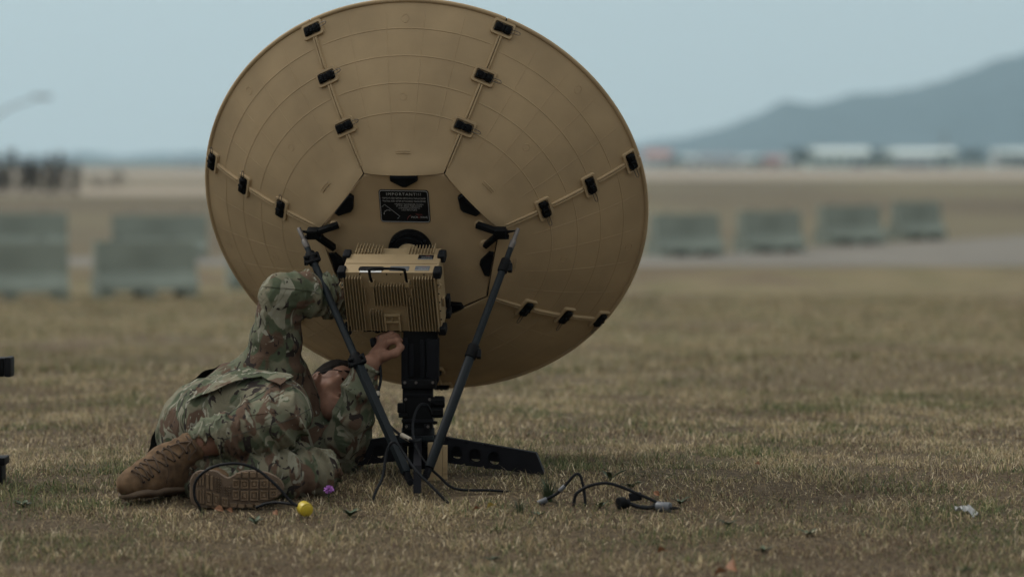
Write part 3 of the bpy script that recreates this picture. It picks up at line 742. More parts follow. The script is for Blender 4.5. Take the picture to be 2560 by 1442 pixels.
MB().tube([(-.043 - .001, -.016, zt), (-.050, -.0135, zt), (-.057, -.0145, zt), (-.0625, -.019, zt), (-.0645, -.026, zt)], .0006, 4).add([(-.0665, -.025, zt), (-.0625, -.025, zt), (-.0645, -.0295, zt)], [(0, 1, 2)]).build('diagram_arrow', M['print'], wp)
lettering(wp, 'TAMPA', .043, -.028, zt, .006, M['red'], .020, space=1.3)
lettering(wp, 'MICR', .0285, -.0375, zt, .010, M['print'], .021); lettering(wp, 'O', .0425, -.0375, zt, .010, M['red'], .0062); lettering(wp, 'WAVE', .0575, -.0375, zt, .010, M['print'], .023)
MB().tube([(.006, -.045, zt), (.010, -.036, zt), (.018, -.030, zt)], .0006, 4).build('logo_swoosh', M['red'], wp)

# two V shaped strut brackets
def bracket(pads, arms, apex, tip):
    b = MB(); root = on_dish(*apex, .0)
    for a in arms:
        p = on_dish(*a, -HZ + .020); b.bar(p, root, .016, .022, .003)
    b.box(root, (.034, .03, .03), .006); b.box(root + Vector((.0, -.012, .004)), (.05, .010, .016), .003)
    tp = on_dish(*tip, .006); b.cyl(root, root.lerp(tp, .45), .009, 10); b.tube([root.lerp(tp, .4), tp], [.006, .002], 8)
    o = b.build('strut_bracket', M['black'], dish)
    for a in pads:
        p = on_dish(*a, -HZ); MB().cyl((p.x, p.y, -HZ - .002), (p.x, p.y, -HZ + .012), .017, 20, cham=.003).build('mounting_boss', M['tan'], o)
bracket([(838, 561), (830, 617)], [(846, 562), (836, 620)], (782, 583), (750, 577))
bracket([(1200, 560), (1214, 610)], [(1192, 562), (1213, 614)], (1252, 582), (1288, 577))

# ------------------------------------------------------------------ the transceiver
tr_ = thing('transceiver', 'tan finned transceiver box with black corner bumpers and carrying handle', 'transceiver')
BX, YT, H_, ZF, ZL, ZB, W_ = -.0225, .060, .206, .216, .095, .030, .294
tr_.matrix_world = DM @ Matrix.Translation((BX, YT - H_ / 2, 0))     # local: x right, y up, z towards the camera; the box centre line
hh, hw = H_ / 2, W_ / 2
MB().box((0, 0, (ZF - .012 + ZL) / 2), (W_ - .006, H_, ZF - .012 - ZL), .005).build('front_case', M['tan_box'], tr_)
MB().box((.0, -.006, (ZL + ZB) / 2), (W_ - .03, H_ - .024, ZL - ZB - .002), .004).build('rear_case', M['tan_box'], tr_)
MB().box((0, hh + .0005, ZL + .058), (W_ - .016, .002, .0012)).build('lid_seam', M['tan_box'], tr_)
MB().cyl((0 - BX, 0 - (YT - hh), -HZ + .036), (0 - BX, 0 - (YT - hh), ZB + .07), .036, 28, cham=.003).build('mounting_neck', M['tan_box'], tr_)
plate_z = ZF - .012
# fins
def fin_mesh(y0, y1, dep=.017):
    return MB().prism([(y0, 0), (y1, 0), (y1 - .003, dep), (y0 + .003, dep)], -.0009, .0009, .0, Matrix(((0, 0, 1, 0), (1, 0, 0, 0), (0, 1, 0, plate_z - .0005), (0, 0, 0, 1)))).mesh('cooling_fin', 30)
FA = fin_mesh(-hh + .006, hh - .010); FB = fin_mesh(-.010, hh - .036); FC = fin_mesh(-hh + .006, -.026); FD = fin_mesh(-hh + .006, hh - .050); FE = fin_mesh(-.004, hh - .050)
fx = np.linspace(-hw + .008, hw - .010, 32)
for i, x in enumerate(fx):
    mes = [FA] if i < 7 else [FE] if i == 7 else [FC] if i == 8 else [FB, FC] if i < 13 else [FB] if i < 19 else [FB] if i < 21 else [FD] if i in (21, 23) else [fin_mesh(-hh + .006, hh - .080)] if i == 22 else [FA]
    if 9 <= i <= 9: mes = [FC]
    for me in mes:
        o = link('cooling_fin', me, tr_, M['tan_box']); o.location.x = x
RF = MB().box((0, 0, 0), (.0016, .012, .055)).mesh('cooling_fin', 30)
for i in [*range(9), *range(17, 26)]:
    o = link('cooling_fin', RF, tr_, M['tan_box']); o.location = (-hw + .026 + i * .0095, hh - .010 + (.007 if i < 6 or i == 25 else .002), ZL - .030)
# front connector window
f = MB()
f.box((0, .024, 0), (.050, .006, .014), .001); f.box((0, .001, 0), (.042, .005, .012), .001)
for s in (-1, 1): f.box((s * .022, -.004, 0), (.006, .052, .014), .001)
f.box((0, .012, 0), (.004, .022, .012), .001); f.box((0, .012, -.004), (.044, .022, .003))
o = f.build('indicator_frame', M['tan_box'], tr_); o.location = (-.003, -hh + .036, plate_z + .005)
# handle
hs = .0535; hy = hh - .028
hl = MB().tube(spline([(-hs, hy, plate_z + .004), (-hs, hy + .010, plate_z + .016), (-hs, hy + .046, plate_z + .028), (-hs + .010, hy + .058, plate_z + .030), (hs - .010, hy + .058, plate_z + .030), (hs, hy + .046, plate_z + .028), (hs, hy + .010, plate_z + .016), (hs, hy, plate_z + .004)], 8), .0042, 10)
hl = hl.build('carrying_handle', M['black'], tr_)
for s in (-1, 1): MB().box((s * hs, hy - .006, plate_z + .007), (.015, .020, .016), .002).build('handle_mount', M['tan_box'], hl)
# bumpers on the corners
BM_ = MB().box((0, 0, 0), (.024, .026, .040), .008, seg=3); BM_.box((0, .0125, .006), (.008, .002, .008), .0005); BM_ = BM_.mesh('corner_bumper', 40)
for sx in (-1, 1):
    for sy in (-1, 1):
        for zz in (ZF - .020, ZL + .006):
            o = link('corner_bumper', BM_, tr_, M['rubber']); o.location = (sx * (hw - .002), sy * (hh - .004), zz)
# labels on the top face
def toplabel(name, x, z, wd, dp, m, rr=.003):
    o = MB().prism(rrect(wd, dp, rr, 3), 0, .0012, .0004, Matrix.Rotation(R(-90), 4, 'X')).build(name, m, tr_); o.location = (x, hh, z); return o
toplabel('data_label', -.057, ZF - .032, .078, .026, M['label'], .009); toplabel('data_label', .028, ZF - .034, .058, .026, M['greylabel'], .002)
wl = toplabel('serial_label', -.057, ZF - .0175, .066, .013, M['white'], .001)
for (x, z, wd, dp, m) in ((.097, ZF - .036, .044, .026, M['greylabel']), (.098, ZL + .020, .046, .026, M['label'])):
    o = toplabel('maker_plate', x, z, wd, dp, m, .001)
    MB().box((0, .0012, dp * .47), (wd * .96, .0004, .0018)).build('border_line', M['print'], o)
    q = lettering(o, 'MICROWAVE', .003, .0016, .003, .007, M['print'], wd * .68); q.rotation_euler = (R(-90), 0, 0)
    q = lettering(o, 'TAMPA', .005, .0016, -.005, .004, M['red'], wd * .3); q.rotation_euler = (R(-90), 0, 0)
q = lettering(wl, '00123-0465', .004, .0014, 0, .007, M['greylabel'], .022); q.rotation_euler = (R(-90), 0, 0)
# side hooks, screws, underside plate
for sx in (-1, 1):
    MB().tube([(sx * (hw + .001), hh - .035, plate_z), (sx * (hw + .007), hh - .042, plate_z + .004), (sx * (hw + .002), hh - .052, plate_z + .005), (sx * (hw - .003), hh - .05, plate_z + .002)], .0028, 7).build('side_hook', M['tan_box'], tr_)
SC = MB().cyl((0, 0, 0), (0, 0, .002), .0022, 8).mesh('screw')
for x in (-.09, -.008, .035, .105): o = link('screw', SC, tr_, M['black']); o.location = (x, hh - .006, plate_z)
for y in (-.06, -.03, 0, .03, .06):
    o = link('screw', SC, tr_, M['black']); o.location = (hw - .002, y, plate_z); o = link('screw', SC, tr_, M['black']); o.location = (-hw + .003, y, plate_z)
MB().box((.0, -hh - .003, plate_z - .03), (.20, .008, .05), .002).build('connector_panel', M['black'], tr_)
for x in (-.06, -.02, .05): MB().cyl((x, -hh - .005, plate_z - .03), (x, -hh - .022, plate_z - .03), .010, 14, cham=.002).build('connector', M['black'], tr_)
MB().box((hw + .003, -.02, ZF - .05), (.007, .03, .014), .002).build('side_latch', M['tan_box'], tr_)
MB().box((hw + .005, -.055, ZL + .01), (.012, .035, .03), .004).build('side_connector', M['rubber'], tr_)

# ------------------------------------------------------------------ the pedestal
ped = thing('tripod_pedestal', 'black mast on a three legged base holding up the dish', 'tripod', (-.283, 0, 0))
def pbox(px0, py0, px1, py1, y0, y1, m=None, name='mast', bev=.004, par=None, M_=None):
    a = P(px0, py0, y0); b = P(px1, py1, y0); o = ped.location
    return MB().box(((a.x + b.x) / 2 - o.x, (y0 + y1) / 2, (a.z + b.z) / 2), (abs(b.x - a.x), y1 - y0, abs(a.z - b.z)), bev).build(name, m or M['black'], ped)
pbox(1008, 828, 1094, 962, .012, .11, name='upper_mast')
pbox(1003, 845, 1020, 962, .002, .011, M['darkmetal'], 'elevation_rail'); pbox(1050, 850, 1062, 945, .001, .011, M['darkmetal'], 'elevation_rail')
pbox(1066, 848, 1097, 955, .0, .10, M['darkmetal'], 'drive_housing')
pbox(1004, 948, 1090, 972, -.056, .052, name='mast_clamp')
pbox(1006, 972, 1082, 1074, -.040, .045, name='lower_mast')
pbox(1010, 984, 1078, 990, -.044, -.041, M['darkmetal'], 'clamp_band', .001); pbox(1004, 1048, 1084, 1056, -.046, .05, M['darkmetal'], 'clamp_band', .002)
pbox(1022, 860, 1034, 940, .004, .011, M['darkmetal'], 'elevation_rail', .002); pbox(1012, 1060, 1026, 1076, -.052, -.041, M['darkmetal'], 'hinge_lug', .002); pbox(1060, 1060, 1074, 1076, -.052, -.041, M['darkmetal'], 'hinge_lug', .002)
for bx, by in ((1012, 956), (1040, 956), (1082, 956), (1016, 1066), (1070, 1066), (1014, 998), (1074, 998)):
    a = P(bx, by, -.058); MB().cyl((a.x + .283, -.056, a.z), (a.x + .283, -.062, a.z), .0045, 6).build('bolt', M['collar'], ped)
pbox(993, 1008, 1012, 1032, -.05, -.02, name='locking_lever'); pbox(996, 1032, 1018, 1044, -.05, -.02, name='locking_lever')
for py, r_, x1 in ((1005, .017, 1112), (1030, .0155, 1108)):
    a = P(1076, py, -.03); b = P(x1, py, -.03); o = ped.location
    mb = MB().cyl((a.x - o.x, a.y, a.z), (b.x - o.x, b.y, b.z), r_, 18, cham=.003)
    for k in range(9):
        an = k * .698; mb.bar((b.x - o.x - .03, a.y + math.cos(an) * r_, a.z + math.sin(an) * r_), (b.x - o.x - .004, a.y + math.cos(an) * r_, a.z + math.sin(an) * r_), .004, .004, .001)
    mb.build('adjusting_knob', M['black'], ped)
a = P(1080, 1056, -.03); b = P(1094, 1056, -.03); MB().cyl((a.x + .283, a.y, a.z), (b.x + .283, b.y, b.z), .007, 12, r2=.004).build('lock_pin', M['black'], ped)
a = P(1080, 1050, -.03); MB().cyl((a.x + .283, -.03, a.z - .015), (a.x + .283, -.03, a.z + .02), .006, 12).build('level_vial', M['ferrule'], ped)
MB().cyl((0, 0, .090), (0, 0, .145), .050, 24, cham=.005).build('base_hub', M['black'], ped)
MB().cyl((0, 0, .02), (0, 0, .09), .030, 20, cham=.003).build('spigot', M['black'], ped)
def leg_mesh(L, h0, h1, zb0, zb1, holes):
    """a channel shaped leg along +X: two side plates with round holes and a top strip"""
    mb = MB(); wd = .036; xs0 = .04
    top = lambda x: (zb0 + h0) + (zb1 + h1 - zb0 - h0) * (x - xs0) / (L - xs0); bot = lambda x: zb0 + (zb1 - zb0) * (x - xs0) / (L - xs0)
    yb = wd * .12; q = [(xs0, yb, bot(xs0) + .020), (L, yb, bot(L) + .020), (L, yb, top(L) - .001), (xs0, yb, top(xs0) - .001)]
    mb.add(q + [(x, y + .002, z) for x, y, z in q], [(0, 1, 2, 3), (7, 6, 5, 4), (0, 4, 5, 1)])
    for s in (-1, 1):
        for face in (0, 1):
            y = s * (wd / 2) - s * face * .003
            cells = []; x = xs0
            for (c, r_) in holes:
                e0, e1 = c - r_ - .010, c + r_ + .010
                if e0 > x + 1e-5: cells.append((x, e0, None))
                cells.append((e0, e1, (c, r_))); x = e1
            cells.append((x, L, None))
            for (a, b, hq) in cells:
                if hq is None:
                    q = [(a, y, bot(a)), (b, y, bot(b)), (b, y, top(b)), (a, y, top(a))]; mb.add(q, [(0, 1, 2, 3) if (s < 0) ^ face else (3, 2, 1, 0)])
                else:
                    c, r_ = hq; zc = (bot(c) + top(c)) / 2 - .004; n = 24; V = []
                    for k in range(n):
                        an = 2 * math.pi * k / n; dx, dz_ = math.cos(an), math.sin(an)
                        V.append((c + r_ * dx, y, zc + r_ * dz_))
                        t = min(((b - c) / abs(dx)) if abs(dx) > 1e-6 else 9, ((top(c) - zc) / dz_ if dz_ > 1e-6 else 9), ((bot(c) - zc) / dz_ if dz_ < -1e-6 else 9))
                        ex, ez = c + t * dx, zc + t * dz_
                        if abs(abs(ex - c) - (b - c)) > 1e-5: ez = top(ex) if dz_ > 0 else bot(ex)
                        V.append((ex, y, ez))
                    for k in range(n):
                        j = (k + 1) % n; q = (2 * k, 2 * k + 1, 2 * j + 1, 2 * j); mb.add(V, [q if (s < 0) ^ face else q[::-1]]) if False else None
                    mb.add(V, [((2 * k, 2 * k + 1, 2 * ((k + 1) % n) + 1, 2 * ((k + 1) % n)) if (s < 0) ^ face else (2 * ((k + 1) % n), 2 * ((k + 1) % n) + 1, 2 * k + 1, 2 * k)) for k in range(n)])
                    if face == 0:
                        V2 = [(c + r_ * math.cos(6.2832 * k / n), yy, zc + r_ * math.sin(6.2832 * k / n)) for yy in (y, y - s * .003) for k in range(n)]
                        mb.add(V2, [(k, (k + 1) % n, n + (k + 1) % n, n + k) for k in range(n)])
    mb.add([(xs0, -wd / 2, top(xs0)), (L, -wd / 2, top(L)), (L, wd / 2, top(L)), (xs0, wd / 2, top(xs0)),
            (xs0, -wd / 2 + .003, top(xs0) - .003), (L, -wd / 2 + .003, top(L) - .003), (L, wd / 2 - .003, top(L) - .003), (xs0, wd / 2 - .003, top(xs0) - .003)], [(0, 1, 2, 3), (7, 6, 5, 4)])
    # sloping foot at the end
    mb.add([(L, -wd / 2, top(L)), (L + .035, -wd / 2, bot(L) - .012), (L + .035, wd / 2, bot(L) - .012), (L, wd / 2, top(L)), (L, -wd / 2, bot(L)), (L, wd / 2, bot(L))], [(0, 1, 2, 3), (0, 4, 1), (3, 2, 5), (4, 5, 2, 1)])
    return mb.mesh('leg', 30)
LEG = leg_mesh(.405, .078, .064, .046, .008, [(.133, .0205), (.197, .0205), (.262, .0205)])
for an in (R(-6), R(172), R(-88.6)):
    o = link('leg', LEG, ped, M['darkmetal']); o.rotation_euler = (0, 0, an)
    o.scale = (1.1, .62, 1) if an < -1 else (.885, 1, 1)
MB().bar((-.055, -.06, .112), (.05, -.075, .118), .016, .016, .004).build('cross_tube', M['pole'], ped)

# tan battery box under the mast
bb = thing('battery_box', 'small tan box standing on the grass under the mast', 'box', (P(1093, 1190, -.085).x, -.085, -.01))
MB().box((-.006, 0, .058), (.044, .05, .116), .003).build('case', M['tan_box'], bb)
MB().box((.0235, .0, .054), (.0145, .046, .106), .002).build('side_panel', M['tan_box'], bb)
for z in (.012, .028, .044): MB().box((.0235, -.0240, z), (.0145, .003, .004)).build('rib', M['tan_box'], bb)

# ------------------------------------------------------------------ the two telescopic struts
def strut(name_label, tip, mid1, mid2, foot, ytip, yfoot, square):
    tp = P(*tip, ytip); ft = P(*foot, yfoot); t = thing('support_strut', name_label, 'support strut', ft, 'telescopic struts propping the dish')
    L = (ft - tp); at = lambda k: tp + L * k - ft
    k1 = (mid1[1] - tip[1]) / (foot[1] - tip[1]); k2 = (mid2[1] - tip[1]) / (foot[1] - tip[1])
    MB().cyl(at(0), at(.075), .0068, 12, cham=.001).build('tip_rod', M['collar'], t)
    MB().cyl(at(.05), at(.083), .0098, 14, cham=.0015).build('collar', M['collar'] if not square else M['collar'], t)
    MB().cyl(at(.083), at(k1), .0088, 14).build('upper_tube', M['pole'], t)
    MB().cyl(at(k1), at(k2), .0112, 16).build('middle_tube', M['pole'], t)
    if square: MB().bar(at(k2), at(.965), .024, .020, .003).build('lower_tube', M['pole'], t)
    else: MB().cyl(at(k2), at(.965), .0142, 18, cham=.002).build('lower_tube', M['pole'], t)
    d = L.normalized(); sx = Vector((1, 0, 0)) - d * d.x; sx.normalize()
    for k, r_ in ((k1, .0155), (k2, .0175)):
        b = MB().cyl(at(k) - d * .022, at(k) + d * .022, r_, 16, cham=.003)
        side = sx if not square else -sx
        b.bar(at(k) - d * .012 + side * r_, at(k) + d * .014 + side * (r_ + .007), .013, .016, .003)
        if square:
            b.cyl(at(k) - d * .010 - side * (r_ + .004) - Vector((0, .012, 0)), at(k) - d * .010 + side * (r_ + .006) - Vector((0, .012, 0)), .006, 10)
            b.cyl(at(k) + d * .010 - side * (r_ + .002) - Vector((0, .012, 0)), at(k) + d * .010 + side * (r_ + .006) - Vector((0, .012, 0)), .006, 10)
            b.bar(at(k) - d * .016 - side * (r_ + .004), at(k) + d * .016 - side * (r_ + .002), .010, .012, .003)
        b.build('clamp', M['black'], t)
    fb = MB().bar(at(.965), at(1.0), .018, .014, .003); fb.cyl(at(1.0) - Vector((0, .014, 0)), at(1.0) + Vector((0, .014, 0)), .009, 12)
    fb.build('foot_joint', M['darkmetal'], t)
strut('square footed telescopic strut standing left of the transceiver', (747, 571), (776, 650), (886, 910), (1026, 1205), .125, -.40, True)
strut('round telescopic strut standing right of the transceiver', (1295, 572), (1262, 668), (1177, 886), (1064, 1192), .03, -.38, False)

# ------------------------------------------------------------------ the person lying under the dish
class SDF:
    """a distance field on a grid; shapes are blended smoothly and meshed with surface nets"""
    def __init__(s, lo, hi, h):
        s.lo = np.array(lo, np.float32); s.h = h; s.n = np.ceil((np.array(hi) - s.lo) / h).astype(int) + 1
        s.d = np.full(tuple(s.n), .05, np.float32)
    def sub(s, lo, hi):
        a = np.clip(np.floor((np.array(lo) - s.lo) / s.h).astype(int), 0, s.n - 1); b = np.clip(np.ceil((np.array(hi) - s.lo) / s.h).astype(int) + 1, 1, s.n)
        sl = tuple(slice(i, j) for i, j in zip(a, b))
        g = np.meshgrid(*[s.lo[k] + s.h * np.arange(a[k], b[k], dtype=np.float32) for k in range(3)], indexing='ij')
        return sl, g
    def mix(s, sl, e, k, op):
        d = s.d[sl]
        if op == 'cut': e = -e; m = np.clip(.5 - .5 * (e - d) / k, 0, 1); s.d[sl] = e * (1 - m) + d * m + k * m * (1 - m) if False else np.maximum(d, e) + k * .25 * np.clip(1 - np.abs(d - e) / k, 0, 1) ** 2
        else: s.d[sl] = np.minimum(d, e) - k * .25 * np.clip(1 - np.abs(d - e) / k, 0, 1) ** 2
        return s
    def cap(s, a, b, ra, rb, k=.02, op='add', fold=0.0000, lam=.05, ph=0, squash=None):
        a = np.array(a, np.float32); b = np.array(b, np.float32); m = max(ra, rb) + k + .03
        sl, (X, Y, Z) = s.sub(np.minimum(a, b) - m, np.maximum(a, b) + m)
        ab = b - a; L2 = float(ab @ ab) + 1e-9
        t = ((X - a[0]) * ab[0] + (Y - a[1]) * ab[1] + (Z - a[2]) * ab[2]) / L2; tc = np.clip(t, 0, 1)
        dx, dy, dz_ = X - a[0] - tc * ab[0], Y - a[1] - tc * ab[1], Z - a[2] - tc * ab[2]
        if squash is not None:
            n = np.array(squash[:3], np.float32); q = (dx * n[0] + dy * n[1] + dz_ * n[2]) * (squash[3] - 1)
            dx, dy, dz_ = dx + n[0] * q, dy + n[1] * q, dz_ + n[2] * q
        e = np.sqrt(dx * dx + dy * dy + dz_ * dz_) - (ra + (rb - ra) * tc)
        if fold:
            u = t * math.sqrt(L2) / lam * 6.283 + ph + 2.2 * wob(X, Y, Z, 9, 3) + 1.2 * wob(X, Y, Z, 22, 4)
            e = e - fold * (1 - np.abs(np.sin(u * .5))) ** 1.5 * (.55 + .6 * wob(X, Y, Z, 7, 6)) + fold * .3
        return s.mix(sl, e, k, op)
    def ell(s, c, r, k=.02, op='add', ax=None):
        c = np.array(c, np.float32); r = np.array(r, np.float32); m = r.max() + k + .02
        sl, (X, Y, Z) = s.sub(c - m, c + m); p = [X - c[0], Y - c[1], Z - c[2]]
        if ax is not None: p = [p[0] * v[0] + p[1] * v[1] + p[2] * v[2] for v in ax]
        q = np.sqrt(sum((p[i] / r[i]) ** 2 for i in range(3))); g = np.sqrt(sum((p[i] / r[i] ** 2) ** 2 for i in range(3))) + 1e-6
        return s.mix(sl, (q - 1) * q / g, k, op)
    def warp(s, amp, f, seed):
        sl, (X, Y, Z) = s.sub(s.lo, s.lo + s.h * s.n); s.d += amp * wob(X, Y, Z, f, seed).astype(np.float32); return s
    def mesh(s):
        d = s.d; I = d < 0; n = d.shape; lo, h = s.lo, s.h
        cs = np.zeros(tuple(k - 1 for k in n), np.int8)
        corners = [(i, j, k) for i in (0, 1) for j in (0, 1) for k in (0, 1)]
        for (i, j, k) in corners: cs += I[i:n[0] - 1 + i, j:n[1] - 1 + j, k:n[2] - 1 + k]
        act = (cs > 0) & (cs < 8); C = np.argwhere(act); idx = np.full(act.shape, -1, np.int32); idx[act] = np.arange(len(C))
        acc = np.zeros((len(C), 3)); cnt = np.zeros(len(C))
        for u in range(8):
            for v in range(u + 1, 8):
                a, b = np.array(corners[u]), np.array(corners[v])
                if np.abs(a - b).sum() != 1: continue
                da = d[tuple((C + a).T)]; db = d[tuple((C + b).T)]; m = (da < 0) != (db < 0)
                t = np.where(m, da / np.where(m, da - db, 1), 0)
                acc += np.where(m[:, None], (C + a) + t[:, None] * (b - a), 0); cnt += m
        V = lo + h * acc / cnt[:, None]; Q = []
        for axn in range(3):
            o1, o2 = [k for k in range(3) if k != axn]
            s0 = [slice(None)] * 3; s1 = [slice(None)] * 3; s0[axn] = slice(0, n[axn] - 1); s1[axn] = slice(1, n[axn])
            E = I[tuple(s0)] != I[tuple(s1)]; inside = I[tuple(s0)]
            pts = np.argwhere(E); ok = (pts[:, o1] > 0) & (pts[:, o2] > 0) & (pts[:, o1] < n[o1] - 1) & (pts[:, o2] < n[o2] - 1); pts = pts[ok]
            fl = inside[tuple(pts.T)] ^ (axn == 1)
            def at(d1, d2):
                p = pts.copy(); p[:, o1] -= d1; p[:, o2] -= d2; return idx[tuple(p.T)]
            q = np.stack([at(1, 1), at(0, 1), at(0, 0), at(1, 0)], 1)
            q[~fl] = q[~fl][:, ::-1]; Q.append(q)
        return V, np.concatenate(Q)
    def build(s, name, m, parent=None):
        V, Q = s.mesh(); return np_mesh(name, V, Q, m, smooth=True, parent=parent)
_wk = {}
def wob(X, Y, Z, f, seed):
    """a smooth pseudo random field in about [-1, 1]"""
    if (f, seed) not in _wk:
        r_ = np.random.default_rng(seed * 101 + int(f)); _wk[(f, seed)] = [(r_.normal(0, 1, 3) * f * r_.uniform(.6, 1.5) * 1.2, r_.uniform(0, 6.28)) for _ in range(5)]
    o = 0
    for k, p in _wk[(f, seed)]: o = o + np.sin(np.float32(k[0]) * X + np.float32(k[1]) * Y + np.float32(k[2]) * Z + np.float32(p))
    return o / 3.0

person = thing('person', 'soldier in camouflage uniform and tan boots lying on the grass, reaching under the dish', 'person', (P(560, 1180, 0).x, 0, 0))
PL = person.location.copy()
LO, HI = np.array([-1.08, -.85, -.12]), np.array([-.24, .40, .72])
def place(o):
    """parent to the person, keeping the object where it was modelled"""
    o.parent = person; o.matrix_parent_inverse = Matrix.Translation(-PL); return o
def chain(S, pts, k=.03, **kw):
    for i in range(len(pts) - 1):
        (a, ra), (b, rb) = pts[i], pts[i + 1]; S.cap(P(*a), P(*b), ra, rb, k, **kw)

# --- body: head, neck, trunk, limbs and hands in one surface
hc = P(834, 981, .17)
hu = Vector((.35, .62, .70)).normalized(); hf = Vector((.66, -.70, .28)); hf = (hf - hu * hf.dot(hu)).normalized(); hr = hf.cross(hu)
HS = .93
def hd(f, s, u): return hc + (hf * f + hr * s + hu * u) * HS
axs = [tuple(hf), tuple(hr), tuple(hu)]
B = SDF(LO, HI, .004)
B.ell(hd(-.012, 0, .03), (.088, .070, .082), .01, ax=axs)                     # cranium
B.cap(hd(.028, 0, -.020), hd(.054, 0, -.075), .053, .035, .02)                 # face to chin
B.cap(hd(-.015, 0, -.035), hd(.046, 0, -.082), .058, .036, .03)                # jaw
for s_ in (-1, 1):
    B.ell(hd(.084, s_ * .034, .008), (.022, .020, .013), .010, 'cut', ax=axs)  # eye sockets
    B.ell(hd(.066, s_ * .033, .006), (.015, .015, .012), .003, ax=axs)         # eyes
    B.ell(hd(.076, s_ * .031, .028), (.013, .026, .009), .014, ax=axs)         # brows
    B.ell(hd(.056, s_ * .044, -.026), (.020, .018, .018), .025, ax=axs)        # cheekbones
    B.ell(hd(-.012, s_ * .078, -.006), (.020, .011, .032), .005, ax=axs)       # ears
    B.ell(hd(-.006, s_ * .090, -.003), (.010, .009, .018), .003, 'cut', ax=axs)
B.cap(hd(.090, 0, .012), hd(.112, 0, -.024), .009, .013, .008)                # nose
for s_ in (-1, 1): B.ell(hd(.102, s_ * .011, -.029), (.011, .008, .009), .004, ax=axs)
B.ell(hd(.092, 0, -.052), (.014, .027, .008), .005, ax=axs); B.ell(hd(.089, 0, -.070), (.015, .024, .008), .005, ax=axs)  # lips
B.ell(hd(.102, 0, -.0610), (.022, .026, .0062), .003, 'cut', ax=axs)
B.ell(hd(.080, 0, -.094), (.018, .020, .014), .010, ax=axs)                   # chin
B.cap(hd(-.03, 0, -.06), P(775, 1035, .17), .052, .056, .02)                 # neck
B.cap(P(560, 1050, .06), P(700, 1015, .13), .11, .085, .05); B.cap(P(535, 1075, .02), P(580, 1050, .06), .10, .11, .05)
chain(B, [((700, 925, .06), .055), ((697, 750, .02), .045), ((800, 742, .05), .042), ((868, 752, .10), .030)])
chain(B, [((770, 1065, .15), .055), ((858, 1128, .06), .046), ((888, 1035, .0), .043), ((927, 908, -.03), .029)], k=.012)
chain(B, [((545, 1045, -.1), .09), ((695, 1022, -.33), .065), ((600, 1088, -.43), .05), ((508, 1105, -.45), .04)])
chain(B, [((540, 1110, -.05), .08), ((780, 1185, -.3), .06), ((640, 1200, -.44), .048), ((560, 1205, -.47), .04)])
# left hand: wrist, palm, four fingers curled over the connector, thumb along the near side
def hand(S, wr, ctr, fingers, thumb, flat):
    S.cap(wr, ctr, .028, .030, .012, squash=(*flat, 1.35))
    for pts in fingers:
        S.cap(ctr.lerp(pts[0], .2), pts[0], .013, .0115, .010)
        for i, r_ in zip(range(len(pts) - 1), (.0108, .0098, .0090)): S.cap(pts[i], pts[i + 1], r_, r_ - .0008, .004)
    for i, r_ in zip(range(len(thumb) - 1), (.017, .0135, .0115)): S.cap(thumb[i], thumb[i + 1], r_, r_ - .0015, .010)
fl = (P(955, 875, 0.025) - P(927, 908, -0.015)).cross(Vector((1, 0, .3))).normalized()
hand(B, P(927, 908, -0.015), P(950, 881, 0.005),
     [[P(972, 855, -0.020), P(992, 851, -0.033), P(1000, 865, -0.030)], [P(966, 849, 0.000), P(986, 841, -0.005), P(1000, 851, -0.007)],
      [P(956, 845, 0.022), P(978, 835, 0.020), P(994, 841, 0.015)], [P(946, 847, 0.043), P(964, 835, 0.047), P(980, 837, 0.043)]],
     [P(936, 903, -0.005), P(962, 889, -0.033), P(988, 883, -0.043), P(1003, 869, -0.041)], fl)
hand(B, P(868, 752, .10), P(905, 756, .125),
     [[P(935, 742, .13), P(955, 738, .125), P(966, 748, .12)], [P(936, 752, .135), P(958, 750, .132), P(970, 758, .125)],
      [P(936, 762, .135), P(957, 763, .132), P(968, 770, .126)], [P(932, 771, .13), P(949, 775, .128), P(958, 782, .122)]],
     [P(890, 740, .10), P(910, 728, .095), P(928, 726, .095), P(940, 732, .098)], (0, 1, .2))
B.warp(.0006, 60, 5)
place(B.build('body', M['skin']))
# hair: a close crop over the back and top of the head
Hh = SDF(np.array(hc) - .14, np.array(hc) + .15, .004)
Hh.ell(hd(-.016, 0, .036), (.0900, .0735, .0845), .01, ax=axs)
Hh.cap(hd(.14, -.1, -.02), hd(.14, .1, -.02), .10, .10, .02, 'cut'); Hh.cap(hd(.02, -.14, -.09), hd(.02, .14, -.09), .082, .082, .01, 'cut')
Hh.warp(.0012, 90, 8)
place(Hh.build('hair', M['hair']))
MB().tube(spline([hd(.085, .05, .024), hd(.06, .074, .020), hd(.0, .083, .012), hd(-.05, .072, .012)], 6), .0016, 6).build('eyeglass_strap', M['black']); place(bpy.data.objects['eyeglass_strap'])

for s_ in (-1, 1):
    MB().tube([hd(.094, s_ * .012, .030), hd(.094, s_ * .030, .036), hd(.078, s_ * .052, .030)], [.003, .0042, .002], 6).build('eyebrow', M['hair']); place(bpy.context.scene.objects['eyebrow' if s_ < 0 else 'eyebrow.001'])
    MB().cyl(hd(.0795, s_ * .033, .006), hd(.0815, s_ * .033, .006), .0045, 12).build('iris', M['hair']); place(bpy.context.scene.objects['iris' if s_ < 0 else 'iris.001'])
MB().tube([hd(.079, -.014, -.060), hd(.086, -.007, -.060), hd(.088, 0, -.060), hd(.086, .007, -.060), hd(.079, .014, -.060)], .0030, 6).build('teeth', M['white']); place(bpy.context.scene.objects['teeth'])

